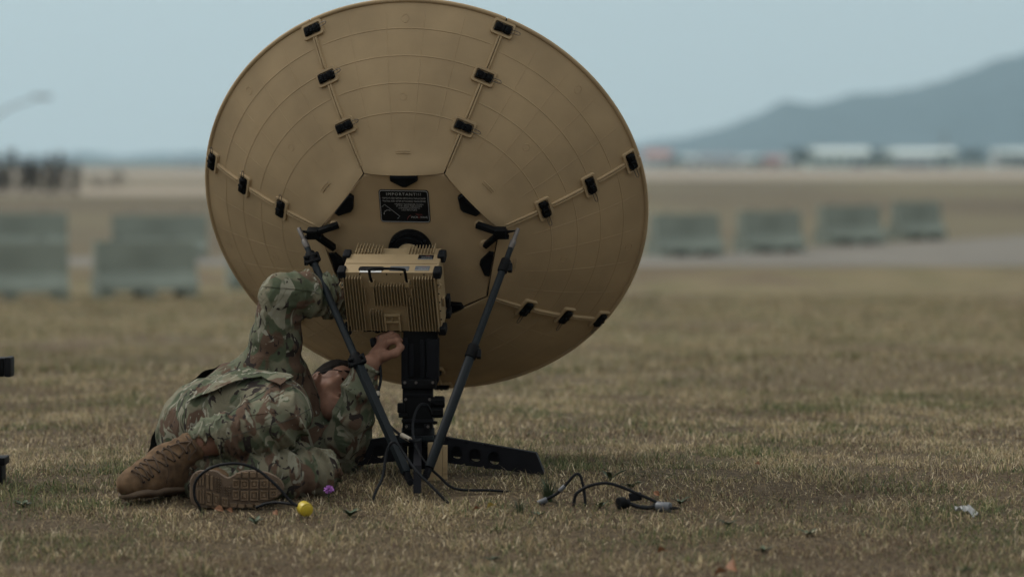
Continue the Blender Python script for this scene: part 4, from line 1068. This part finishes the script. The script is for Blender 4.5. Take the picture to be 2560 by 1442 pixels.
# --- trousers
T = SDF(LO, HI, .0065)
T.cap(P(525, 1075, .0), P(610, 1045, .08), .150, .14, .04, fold=0.0255, lam=.16)
T.ell(P(486, 1085, -.02), (.09, .12, .115), .06)
chain(T, [((548, 1040, -.12), .128), ((620, 1025, -.22), .118), ((697, 1022, -.33), .100)], k=.035, fold=0.0191, lam=.13)
chain(T, [((697, 1045, -.39), .088), ((640, 1072, -.42), .083), ((575, 1092, -.44), .074)], k=.018, fold=0.0213, lam=.075)
chain(T, [((575, 1092, -.44), .074), ((535, 1096, -.447), .066)], k=.012, fold=0.0255, lam=.035)
chain(T, [((535, 1096, -.447), .064), ((508, 1104, -.452), .050)], k=.010, fold=0.0170, lam=.03)
chain(T, [((545, 1130, -.08), .10), ((660, 1165, -.2), .092), ((785, 1182, -.31), .080)], k=.03, fold=0.0170, lam=.12)
chain(T, [((785, 1186, -.36), .070), ((715, 1190, -.42), .068), ((640, 1188, -.46), .062)], k=.014, fold=0.0234, lam=.055)
chain(T, [((640, 1192, -.46), .06), ((560, 1205, -.47), .052), ((480, 1212, -.44), .045)], k=.015, fold=0.0170, lam=.045)
T.cap(P(525, 1112, -.46), P(460, 1135, -.46), .043, .043, .006, 'cut')
T.warp(.0050, 13, 2); T.warp(.0028, 30, 3)
trousers = place(T.build('trousers', M['camo']))

# --- jacket
J = SDF(LO, HI, .0065)
J.cap(P(600, 1018, .09), P(690, 1005, .12), .142, .130, .05, fold=0.0255, lam=.11)
J.cap(P(690, 1005, .12), P(748, 1018, .15), .124, .096, .05, fold=0.0170, lam=.10)
J.cap(P(655, 935, .08), P(715, 945, .10), .075, .070, .04)
chain(J, [((688, 915, .06), .088), ((692, 845, .045), .082)], k=.04, fold=0.0340, lam=.065)
chain(J, [((692, 845, .045), .082), ((700, 748, .02), .073)], k=.015, fold=0.0319, lam=.05, ph=1)
chain(J, [((704, 738, .02), .073), ((760, 736, .035), .069)], k=.012, fold=0.0234, lam=.07, ph=2)
chain(J, [((760, 736, .035), .069), ((815, 744, .06), .062), ((864, 752, .09), .050)], k=.014, fold=0.0276, lam=.05)
J.cap(P(775, 1075, .16), P(848, 1140, .075), .085, .076, .04, fold=0.0170, lam=.07)
J.cap(P(820, 1095, .18), P(850, 1150, .13), .085, .07, .03)
chain(J, [((855, 1132, .06), .078), ((872, 1085, .025), .068), ((886, 1035, .0), .063)], k=.02, fold=0.0213, lam=.065)
chain(J, [((886, 1035, .0), .063), ((902, 975, -.02), .056), ((915, 930, -.03), .048)], k=.012, fold=0.0149, lam=.08, ph=1)
J.cap(P(760, 1045, .16), P(786, 1026, .17), .076, .064, .02)
J.cap(P(794, 1012, .17), P(830, 975, .17), .060, .085, .008, 'cut')
J.cap(P(919, 922, -.03), P(935, 890, -.031), .036, .05, .004, 'cut')
J.cap(P(868, 752, .095), P(905, 758, .12), .042, .045, .004, 'cut')
J.warp(.0055, 14, 7); J.warp(.0030, 30, 8)
jacket = place(J.build('jacket', M['camo']))

def bvh(o):
    me = o.data; return BVHTree.FromPolygons([v.co.copy() for v in me.vertices], [p.vertices[:] for p in me.polygons])
BT, BJ = bvh(trousers), bvh(jacket)
CAMV = Vector((0, CAMY, CAMH))
def hit(bv, px, py, off):
    """the point of a garment seen at a pixel, lifted off by off"""
    d = (P(px, py, 0) - CAMV).normalized(); h_ = bv.ray_cast(CAMV, d)
    if h_[0] is None:
        n = bv.find_nearest(P(px, py, 0)); return n[0] + n[1] * off, n[1]
    return h_[0] + h_[1] * off, h_[1]
def patch(name, bv, quad, m, off=.004, nu=10, nv=6, thick=.003, lift=None, par=None):
    """a sewn on piece of cloth following the garment; quad = four corners in picture order"""
    V = []; fs = []
    for j in range(nv + 1):
        for i in range(nu + 1):
            u, v = i / nu, j / nv
            q = [(1 - u) * (1 - v), u * (1 - v), u * v, (1 - u) * v]
            px = sum(a * b[0] for a, b in zip(q, quad)); py = sum(a * b[1] for a, b in zip(q, quad))
            p, n = hit(bv, px, py, off)
            if lift: p = p + n * lift(u, v)
            V.append((p, n))
    vs = [p for p, n in V] + [p - n * thick for p, n in V]; k = nu + 1; N = len(V)
    for j in range(nv):
        for i in range(nu):
            a = (j * k + i, j * k + i + 1, (j + 1) * k + i + 1, (j + 1) * k + i); fs.append(a); fs.append(tuple(N + t for t in a[::-1]))
    ring = [i for i in range(k)] + [j * k + nu for j in range(1, nv + 1)] + [nv * k + i for i in range(nu - 1, -1, -1)] + [j * k for j in range(nv - 1, 0, -1)]
    for a, b in zip(ring, ring[1:] + ring[:1]): fs.append((a, N + a, N + b, b))
    o = MB().add(vs, fs).build(name, m, None, 60)
    if par is not None: o.parent = par
    else: place(o)
    return o
def line(name, bv, pts, m, r=.0012, off=.0006, n=8):
    P_ = [hit(bv, p.x, p.y, off)[0] for p in spline([Vector((*q, 0)) for q in pts], n)]
    return place(MB().tube(P_, r, 5).build(name, m))
M['stitch'] = mat('dark_seam', (0.06, 0.058, 0.042), 0.9, 0.2, 60)
patch('elbow_patch', BJ, [(668, 690), (800, 702), (786, 728), (655, 716)], M['camo'], .003, 14, 5)
patch('pocket_flap', BT, [(628, 930), (742, 930), (740, 944), (700, 974)], M['camo'], .006, 10, 6, .003, lambda u, v: .012 * v)
patch('pocket_flap', BT, [(500, 972), (640, 930), (660, 945), (470, 1008)], M['camo'], .005, 12, 5, .003, lambda u, v: .016 * v * math.sin(3.14 * u) + .004)
patch('knee_patch', BT, [(648, 1000), (700, 965), (690, 1030), (612, 1040)], M['camo'], .002, 8, 6)
patch('sleeve_pocket', BJ, [(838, 1040), (872, 1012), (930, 1058), (888, 1090)], M['camo'], .003, 8, 6)
line('seam_line', BT, [(545, 1050), (590, 1022), (650, 985), (700, 955)], M['stitch'])
line('seam_line', BT, [(560, 1098), (640, 1072), (720, 1050), (778, 1020)], M['stitch'])
line('seam_line', BJ, [(652, 712), (700, 712), (760, 722), (800, 736)], M['stitch'])
line('seam_line', BJ, [(835, 1012), (870, 1030), (905, 1052), (936, 1062)], M['stitch'])
# jacket skirt hanging behind the hips, the shade of its inner side painted as near-black cloth
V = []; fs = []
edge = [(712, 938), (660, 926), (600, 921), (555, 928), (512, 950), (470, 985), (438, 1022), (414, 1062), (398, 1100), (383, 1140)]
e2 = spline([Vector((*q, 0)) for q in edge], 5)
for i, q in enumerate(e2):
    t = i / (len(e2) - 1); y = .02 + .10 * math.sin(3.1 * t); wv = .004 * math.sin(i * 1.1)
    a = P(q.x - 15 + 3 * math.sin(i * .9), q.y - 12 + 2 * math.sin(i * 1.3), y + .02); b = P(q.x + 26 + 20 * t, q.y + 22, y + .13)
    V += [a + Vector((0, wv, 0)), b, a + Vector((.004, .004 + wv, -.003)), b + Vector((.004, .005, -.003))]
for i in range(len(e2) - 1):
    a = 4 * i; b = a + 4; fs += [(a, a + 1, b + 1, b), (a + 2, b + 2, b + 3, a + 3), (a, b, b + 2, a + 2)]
place(MB().add(V, fs).build('jacket_skirt', M['hem_shade_band'], None, 70))

# --- boots
def boot_mesh(S_list, lo, hi, h=.005):
    S = SDF(lo, hi, h)
    for a, b, ra, rb, k, kw in S_list: S.cap(a, b, ra, rb, k, **kw)
    S.warp(.0012, 40, 4); return S
sh = (P(502, 1102, -.45), P(414, 1158, -.48)); toe = P(334, 1205, -.57); heel = P(432, 1198, -.44)
S = boot_mesh([(sh[0], sh[0].lerp(sh[1], .5), .045, .043, .012, dict(fold=0.0085, lam=.03)), (sh[0].lerp(sh[1], .5), sh[1], .043, .047, .015, dict(fold=0.0085, lam=.04)),
               (sh[1], heel, .046, .042, .03, {}), (sh[1], P(372, 1186, -.535), .048, .046, .025, dict(fold=0.0064, lam=.03)), (P(372, 1186, -.535), toe, .045, .041, .02, {}),
               (heel, P(368, 1202, -.535), .042, .044, .03, {}), (toe, P(320, 1211, -.59), .041, .034, .01, {})], np.array([-1.24, -.80, -.1]), np.array([-.80, -.34, .24]))
S.cap(P(520, 1090, -.45), P(500, 1103, -.45), .041, .041, .004, 'cut')
boot = place(S.build('boot', M['boot'])); BB = bvh(boot)
so_ = SDF(np.array([-1.24, -.80, -.14]), np.array([-.80, -.34, .12]), .005)
dn = Vector((.18, .1, -1)).normalized()
hl_, ml_, tl_ = heel + dn * .030, P(372, 1199, -.535) + dn * .034, toe + dn * .030
for a, b, ra, rb in ((hl_, ml_, .046, .046), (ml_, tl_, .047, .047), (tl_, tl_ + (toe - heel).normalized() * .014, .047, .040)):
    so_.cap(a, b, ra, rb, .01, squash=(*dn, 3.0))
so_.build('sole', M['sole']).parent = boot
cl = spline([P(*q) for q in ((352, 1176, -.60), (362, 1166, -.58), (374, 1155, -.56), (406, 1133, -.53), (430, 1118, -.52), (455, 1101, -.51), (474, 1090, -.50))], 4)
tg = (cl[-1] - cl[0]).normalized(); sd2 = tg.cross(Vector((0, -1, 0))).normalized()
def onboot(p, bv=None, off=.0022):
    n = (bv or BB).find_nearest(p); return n[0] + n[1] * off
for k_, (cx_, cy_, yy, w_) in enumerate(((352, 1190, -.60, .05), (428, 1176, -.53, .055))):
    a_ = P(cx_, cy_, yy); up_ = Vector((.45, -.1, -.85)) if k_ == 0 else Vector((.35, -.1, -.9)); arc_ = [a_ + up_ * w_ * q + Vector((0, -.03, 0)) + tg * .012 * (1 - q * q) for q in np.linspace(-1, 1, 13)]
    MB().tube([onboot(p, None, .0006) for p in arc_], .0016, 5).build('seam', M['lace'], boot)
N_ = 8
for i in range(N_):
    c0 = cl[int(i * (len(cl) - 1) / N_)]; c1 = cl[int((i + 1) * (len(cl) - 1) / N_)]
    for s_ in (-1, 1):
        pts = [c0.lerp(c1, q * .9) + sd2 * s_ * (.036 - .072 * q) + Vector((0, -.02, 0)) for q in np.linspace(0, 1, 9)]
        MB().tube([onboot(p) for p in pts], .0026, 6).build('lace', M['lace'], boot)
        e_ = onboot(pts[0], None, .0015); MB().cyl(e_ - Vector((0, .002, 0)), e_ + Vector((0, .002, 0)), .0045, 10, cham=.001).build('eyelet', M['darkmetal'], boot)
for k, dx in enumerate((0, .012)):
    pts = spline([P(478, 1088, -.505), P(470 + dx * 800, 1106, -.52), P(478 + dx * 900, 1128, -.515), P(470, 1150, -.51)], 5)
    MB().tube([onboot(p, None, .004) for p in pts], .0022, 6).build('lace', M['lace'], boot)
S2 = boot_mesh([(P(512, 1218, -.585), P(580, 1224, -.575), .036, .030, .02, {}), (P(580, 1224, -.575), P(662, 1224, -.58), .031, .034, .02, {}), (P(662, 1224, -.58), P(680, 1224, -.585), .034, .027, .01, {}),
                (P(520, 1214, -.57), P(550, 1204, -.48), .040, .044, .02, dict(fold=0.0085, lam=.03))], np.array([-1.0, -.72, -.12]), np.array([-.60, -.42, .16]))
boot2 = place(S2.build('boot', M['boot']))
# the sole facing the camera, with its moulded tread
YS = -.665
out = [(474, 1214), (476, 1196), (490, 1178), (512, 1175), (536, 1176), (552, 1186), (570, 1193), (588, 1184), (608, 1176), (640, 1175), (668, 1180), (690, 1190), (704, 1202), (711, 1218), (704, 1233), (688, 1245), (660, 1256), (630, 1264), (600, 1268), (568, 1270), (536, 1270), (508, 1269), (486, 1264), (475, 1248)]
o2 = spline([Vector((*q, 0)) for q in out + out[:1]], 3)[:-1]
pl = [P(q.x, q.y, YS) for q in o2]; c_ = sum(pl, Vector()) / len(pl); n = len(pl); V = []; fs = []
for (dy, ins) in ((.034, .004), (.010, 0), (.003, 0), (0, .003)):
    for p in pl: V.append(p + (c_ - p).normalized() * ins + Vector((0, dy, 0)))
for r_ in range(3):
    for i in range(n): j = (i + 1) % n; fs.append((r_ * n + i, (r_ + 1) * n + i, (r_ + 1) * n + j, r_ * n + j))
fs.append(tuple(3 * n + i for i in range(n))); fs.append(tuple(range(n))[::-1])
MB().add(V, fs).build('sole', M['sole'], boot2, 40)
def lug(x0, y0, x1, y1, inner=True, sk=0):
    """one raised tread block; corners in pixels of an enlarged view"""
    q = lambda x, y: P(430 + x / 5.69, 1100 + y / 5.69, YS)
    a = [q(x0, y0), q(x1, y0 + sk), q(x1, y1 + sk), q(x0, y1)]; c = sum(a, Vector()) / 4; V = []; fs = []
    lv = [(0.001, 0), (-.0065, .0010)] + ([(-.0065, .0045), (-.0030, .0055), (-.0030, .0075), (-.0065, .0085)] if inner else [])
    for dy, ins in lv:
        for p in a:
            d = c - p; V.append(p + d.normalized() * min(ins * 1.4, d.length * .9) + Vector((0, dy, 0)))
    for r_ in range(len(lv) - 1):
        for i in range(4): j = (i + 1) % 4; fs.append((r_ * 4 + i, (r_ + 1) * 4 + i, (r_ + 1) * 4 + j, r_ * 4 + j))
    fs.append(tuple((len(lv) - 1) * 4 + i for i in range(4)))
    MB().add(V, fs).build('tread_block', M['tread'], boot2, 0)
for k, (xa, xb) in enumerate(((862, 960), (978, 1092), (1110, 1232), (1252, 1372))):
    lug(xa, 560 - abs(k - 1.5) * 4, xb, 690 - abs(k - 1.5) * 6); lug(xa, 716 - abs(k - 1.5) * 8, xb, 868 - abs(k - 1.5) * 14)
for xa, xb, y0 in ((905, 985, 462), (1000, 1092, 446), (1110, 1200, 446), (1220, 1320, 462)): lug(xa, y0, xb, 530, False)
for xa, xb, y0, y1 in ((1392, 1500, 590, 680), (1392, 1500, 702, 810)): lug(xa, y0, xb, y1)
for xa in (350, 390, 430): lug(xa, 462, xa + 26, 640, False, 6); lug(xa + 6, 690, xa + 32, 900, False, 8)
for xa, y0, y1 in ((486, 470, 690), (545, 500, 700)): lug(xa, y0, xa + 40, y1, False, 6)
for xa, y0, y1 in ((480, 712, 920), (590, 745, 930), (710, 800, 940)): lug(xa, y0, xa + 88, y1, True, 14)
for xa, y0, y1 in ((830, 890, 950), (940, 905, 955), (1060, 905, 950), (1180, 890, 930)): lug(xa, y0, xa + 95, y1, False, 2)
for i in range(3):
    for j in range(6): lug(618 + i * 34, 520 + j * 36 + i * 8, 640 + i * 34, 542 + j * 36 + i * 8, False)
for i in range(3):
    for j in range(4): lug(738 + i * 34, 650 + j * 36, 760 + i * 34, 672 + j * 36, False)
# wristband
wb = P(921, 920, -.03); wd_ = (P(927, 908, -.03) - P(915, 930, -.03)).normalized()
ring = []
e1 = wd_.orthogonal().normalized(); e2_ = wd_.cross(e1)
for k in range(20): ring.append(wb + (e1 * math.cos(k * .314) + e2_ * math.sin(k * .314)) * .038)
place(MB().tube(ring, .004, 6, close=True).build('cuff_band', M['hem_shade_band']))

# ------------------------------------------------------------------ cables and small things on the grass
def G(px, py_hint, y, lift=0.0):
    """a point on the ground at depth y under the picture column px"""
    x = (px - PX0) * (y - CAMY) / F; return Vector((x, y, float(ground_z(x, y)) + lift))
def cable(label, pts, r=.005, ends=()):
    q = [P(*p) if len(p) == 3 else G(p[0], 0, p[1], p[2]) for p in [p if isinstance(p, tuple) else p for p in pts]] if False else [p if isinstance(p, Vector) else P(*p) for p in pts]
    base = q[0].copy(); t = thing('cable', label, 'cable', base)
    MB().tube([p - base for p in spline(q, 9)], r * .84, 8).build('jacket', M['rubber'], t)
    for (nm, m, a, b, rr) in ends:
        MB().cyl(P(*a) - base, P(*b) - base, rr, 16, cham=rr * .2).build(nm, m, t)
    return t
t = cable('black cable arching over the boot sole, with a yellow end cap', [G(512, 0, -.735, -.01), (500, 1268, -.74), (486, 1238, -.745), (492, 1198, -.75), (530, 1168, -.76), (588, 1158, -.77), (640, 1172, -.78), (690, 1212, -.80), (728, 1254, -.81), (750, 1266, -.82)], .0050)
b0 = t.location
yc = P(762, 1271, -.82) - b0; d_ = Vector((.35, -.75, -.1)).normalized()
MB().cyl(yc - d_ * .017, yc + d_ * .017, .0195, 24, cham=.004).cyl(yc + d_ * .015, yc + d_ * .0195, .0135, 20, cham=.002).build('end_cap', M['yellow'], t)
MB().tube([p - b0 for p in spline([P(752, 1263, -.82), P(720, 1258, -.80), P(690, 1255, -.78), P(662, 1259, -.76), P(640, 1268, -.75)], 6)], .0042, 7).build('tether', M['rubber'], t)
cable('black cable hanging from the raised hand down to the mast foot', [(936, 864, .02), (948, 900, -.02), (952, 945, -.06), (945, 985, -.08), (950, 1020, -.10), (968, 1055, -.14), (995, 1082, -.20), (1030, 1102, -.25), (1050, 1098, -.20)], .0052,
      [('ferrule', M['ferrule'], (1004, 1087, -.215), (1026, 1099, -.245), .0075), ('plug', M['black'], (932, 846, .03), (936, 866, .02), .010), ('strain_relief', M['ferrule'], (944, 978, -.076), (946, 990, -.082), .0065)])
cable('thin cable looping over the left strut foot onto the grass', [G(930, 0, -.52, .0), (938, 1232, -.50), (957, 1190, -.47), (963, 1150, -.45), (968, 1125, -.44), (979, 1107, -.44), (992, 1108, -.44), (1012, 1137, -.46), (1042, 1178, -.50), (1080, 1216, -.53), G(1122, 0, -.56, .004), G(1150, 0, -.57, -.01)], .0048)
cable('cable looping up beside the mast and trailing right through the grass', [(1078, 1035, -.06), (1070, 1015, -.09), (1054, 1010, -.11), (1040, 1027, -.13), (1032, 1060, -.16), (1034, 1096, -.22), (1044, 1124, -.28), (1062, 1155, -.34), (1098, 1190, -.36), G(1140, 0, -.37, .012), G(1226, 0, -.40, .010), G(1290, 0, -.36, -.005)], .0048)
t = cable('stiff black cable poking up out of the grass right of the tuft', [G(1352, 0, -.60, -.01), (1368, 1247, -.60), (1388, 1236, -.60), (1411, 1215, -.60), (1432, 1191, -.60), (1444, 1184, -.60), (1453, 1195, -.605), (1461, 1232, -.61), G(1464, 0, -.62, -.01)], .0052)
b0 = t.location; MB().cyl(P(1398, 1227, -.60) - b0, P(1412, 1214, -.60) - b0, .0062, 10, cham=.001).build('label_sleeve', M['greyconn'], t)
MB().cyl(G(1345, 0, -.60, .004) - b0, P(1368, 1248, -.60) - b0, .0085, 12, cham=.002).build('end_plug', M['greyconn'], t)
cable('curved black cable arching into the black connectors on the grass', [G(1433, 0, -.64, -.01), (1438, 1240, -.64), (1453, 1224, -.645), (1480, 1212, -.65), (1516, 1207, -.655), (1552, 1216, -.66), (1590, 1232, -.67), (1632, 1250, -.68), G(1655, 0, -.69, .012)], .0055)
cn_ = thing('connector', 'dark connector bundle lying in the grass at the cable end', 'connector', G(1572, 0, -.70))
b0 = cn_.location
def rel(px, y, l): return G(px, 0, y, l) - b0
MB().cyl(rel(1545, -.71, .022), rel(1562, -.70, .022), .018, 18, cham=.003).build('plug_shell', M['black'], cn_)
MB().cyl(rel(1562, -.70, .022), rel(1574, -.70, .020), .012, 14).build('coupling_ring', M['darkmetal'], cn_)
MB().bar(rel(1572, -.66, .030), rel(1604, -.66, .034), .026, .022, .004).build('plug_body', M['darkmetal'], cn_)
MB().tube(spline([rel(1574, -.70, .020), rel(1595, -.71, .014), rel(1620, -.72, .012), rel(1640, -.71, .014)], 6), .006, 8).build('pigtail', M['rubber'], cn_)
gc = thing('connector', 'grey connector barrel with black collar lying in the grass', 'connector', G(1665, 0, -.72)); b0 = gc.location
MB().cyl(rel(1642, -.71, .014), rel(1676, -.73, .014), .014, 16, cham=.002).build('barrel', M['greyconn'], gc)
MB().cyl(rel(1634, -.705, .013), rel(1644, -.71, .013), .0105, 14, cham=.001).build('collar', M['black'], gc)
MB().tube([rel(1676 + 11 + 11 * math.cos(a), -.73 + .010 * math.sin(a), .012) for a in np.linspace(0, 6.28, 15)[:-1]], .003, 6, close=True).build('cap_ring', M['black'], gc)

# litter, flower, leaves, weeds
pp = thing('paper_scrap', 'small crumpled white paper scrap on the grass at the right', 'litter', G(2416, 0, -.78)); V = []
for j in range(5):
    for i in range(9):
        V.append(((i / 8 - .5) * .062, (j / 4 - .5) * .04, .020 + .012 * math.sin(i * 1.3 + j) * math.cos(j * 1.7 + i * .5) - .014 * (i / 8) + .008 * (j / 4)))
V2 = [(x, y, z - .0012) for x, y, z in V]
MB().add(V + V2, [(j * 9 + i, j * 9 + i + 1, (j + 1) * 9 + i + 1, (j + 1) * 9 + i) for j in range(4) for i in range(8)] + [(45 + (j + 1) * 9 + i, 45 + (j + 1) * 9 + i + 1, 45 + j * 9 + i + 1, 45 + j * 9 + i) for j in range(4) for i in range(8)]).build('sheet', M['paper'], pp, 0)
fw = thing('clover_flower', 'small purple flower head in front of the camouflaged knee', 'flower', G(822, 0, -.50)); b0 = fw.location
top = P(822, 1223, -.50) - b0
MB().tube([(0, 0, -.01), tuple(top * .6), tuple(top)], .0016, 6).build('stem', M['weed'], fw)
mb = MB(); r_ = np.random.default_rng(4)
for k in range(60):
    d = Vector(r_.normal(0, 1, 3)); d.normalize(); d.z *= .8; s_ = d.orthogonal().normalized() * .003
    a = top + d * .005; b = top + d * .0155; mb.add([a - s_, a + s_, b + s_ * .6, b - s_ * .6], [(0, 1, 2, 3)])
mb.build('petal_head', M['purple'], fw, 0)
def leaf(px, y, label, m, size, roll, lift=.02):
    t = thing('fallen_leaf', label, 'leaf', G(px, 0, y, lift), 'dry leaves scattered on the grass'); t.rotation_euler = (roll, .5 * roll, px * .7)
    n = 7; V = []
    for i in range(n):
        u = i / (n - 1); wd = math.sin(math.pi * u ** .8) * .36 * size + .0006; z = .12 * size * math.sin(u * 3.1)
        V += [((u - .5) * size, -wd, z + wd * .5), ((u - .5) * size, 0, z), ((u - .5) * size, wd, z + wd * .6)]
    fs = [(3 * i + k, 3 * i + 3 + k, 3 * i + 4 + k, 3 * i + 1 + k) for i in range(n - 1) for k in (0, 1)]
    MB().add(V, fs).build('blade', m, t); MB().tube([(-.5 * size, 0, 0), (-.72 * size, .02 * size, .03 * size)], .0009, 5).build('stalk', m, t)
leaf(548, -.79, 'rust brown leaf in front of the boot sole', M['brownleaf'], .028, .7)
leaf(575, -.80, 'small dark red leaf beside the rust leaf under the boot sole', M['brownleaf'], .018, .9)
leaf(1226, -.75, 'yellow leaf in the grass below the right tripod leg', M['yellowleaf'], .026, .8)
leaf(1190, -.80, 'brown curled leaf left of the yellow leaf', M['brownleaf'], .022, .6)
leaf(1642, -.55, 'small orange brown leaf above the cable connectors', M['brownleaf'], .020, .9)
leaf(1838, -1.78, 'large blurred orange leaf near the bottom of the lawn', M['brownleaf'], .05, 1.1, .03)
leaf(1800, -1.85, 'blurred dark brown leaf left of the orange one', M['brownleaf'], .032, .7)
leaf(690, -.86, 'dark brown leaf below the yellow end cap', M['brownleaf'], .020, .8)
leaf(1895, .12, 'reddish leaf in the middle of the right lawn', M['brownleaf'], .022, .8)
leaf(1655, -1.5, 'pinkish brown leaf low on the lawn centre', M['brownleaf'], .03, .5)
def weed(px, y, label, n, size, upright, seed):
    t = thing('weed', label, 'weed', G(px, 0, y), 'broad leaved weeds in the lawn'); r_ = np.random.default_rng(seed)
    for k in range(n):
        a = k * 6.283 / n + r_.uniform(-.4, .4); L = size * r_.uniform(.7, 1.2); el = upright * r_.uniform(.7, 1.3); V = []
        c, s_ = math.cos(a), math.sin(a)
        for i in range(6):
            u = i / 5; rr = L * u * math.cos(el * (1 - .5 * u)); zz = L * u * math.sin(el) * (1 - .25 * u * u); wd = L * .17 * math.sin(math.pi * min(1, u * .92 + .08)) + .0006
            V += [(c * rr - s_ * wd, s_ * rr + c * wd, zz + wd * .4), (c * rr, s_ * rr, zz), (c * rr + s_ * wd, s_ * rr - c * wd, zz + wd * .4)]
        MB().add(V, [(3 * i + q, 3 * i + 3 + q, 3 * i + 4 + q, 3 * i + 1 + q) for i in range(5) for q in (0, 1)]).build('leaf', M['weed'], t)
weed(1526, -.15, 'weed with a single tall pointed leaf behind the arching cable', 3, .050, 1.0, 1)
weed(1580, -.30, 'low green weed right of the tall pointed leaf', 6, .040, .6, 2)
weed(1345, -.78, 'green weed rosette below the stiff cable end', 8, .028, .6, 3)
weed(1500, -.66, 'small green weed under the arching cable', 5, .030, .7, 4)
weed(1820, -.98, 'green weed rosette on the lawn right of the connectors', 8, .028, .6, 5)
weed(2020, -1.15, 'dark green weed cluster in the right foreground', 8, .032, .6, 6)
weed(1905, -1.42, 'green weed low in the right foreground', 7, .03, .5, 7)
weed(875, -.80, 'bushy green weed on the lawn below the mast foot', 10, .036, .8, 8)
weed(640, -.93, 'small green weed below the boot sole', 6, .030, .9, 9)
weed(60, -.62, 'green weed patch at the left edge of the lawn', 9, .035, .6, 10)
weed(1230, -1.5, 'green weed in the bottom middle of the lawn', 7, .028, .5, 11)
weed(2400, -1.75, 'green weed in the bottom right corner', 8, .03, .5, 12)
weed(1700, -.60, 'green weed right of the grey connector', 7, .035, .7, 13)
def tuft(px, y, label, n, size, seed):
    t = thing('grass_tuft', label, 'grass tuft', G(px, 0, y)); r_ = np.random.default_rng(seed); mb = MB()
    for k in range(n):
        a = r_.uniform(0, 6.28); L = size * r_.uniform(.5, 1.15); ln = r_.uniform(.1, .95); b = Vector((math.cos(a), math.sin(a), 0)); p0 = b * r_.uniform(0, .014); s_ = Vector((-b.y, b.x, 0)) * .0011
        m1 = p0 + b * (L * .5 * math.sin(ln * .5)) + Vector((0, 0, L * .5 * math.cos(ln * .5))); tp = m1 + b * (L * .5 * math.sin(ln * 1.4)) + Vector((0, 0, L * .5 * math.cos(ln * 1.4)))
        mb.add([p0 - s_, p0 + s_, m1 + s_ * .8, m1 - s_ * .8, tp], [(0, 1, 2, 3), (3, 2, 4)])
    o = mb.build('blades', M['weed'], t, 0); o['kind'] = 'stuff'
tuft(1372, -.55, 'tall green grass tuft at the end of the right tripod leg', 110, .085, 21)
tuft(1300, -.72, 'thin green grass tuft left of the stiff cable', 40, .05, 22)

# black equipment cut by the left picture edge
eq = thing('equipment_stand', 'black equipment case and foot cut off by the left picture edge', 'equipment', G(-60, 0, -.15)); b0 = eq.location
def eb(px0, py0, px1, py1, dep, nm, m, bev=.006):
    a = P(px0, py0, -.15) - b0; b = P(px1, py1, -.15) - b0
    MB().box(((a.x + b.x) / 2, 0, (a.z + b.z) / 2), (abs(b.x - a.x), dep, abs(a.z - b.z)), bev).build(nm, m, eq)
eb(-150, 893, 14, 940, .07, 'housing', M['black']); eb(15, 891, 32, 941, .075, 'end_cap', M['rubber'], .008)
eb(-70, 936, -44, 1196, .03, 'post', M['darkmetal'], .003); eb(-120, 1140, 18, 1160, .09, 'base_rim', M['black']); eb(-118, 1158, 10, 1212, .08, 'base', M['black'])
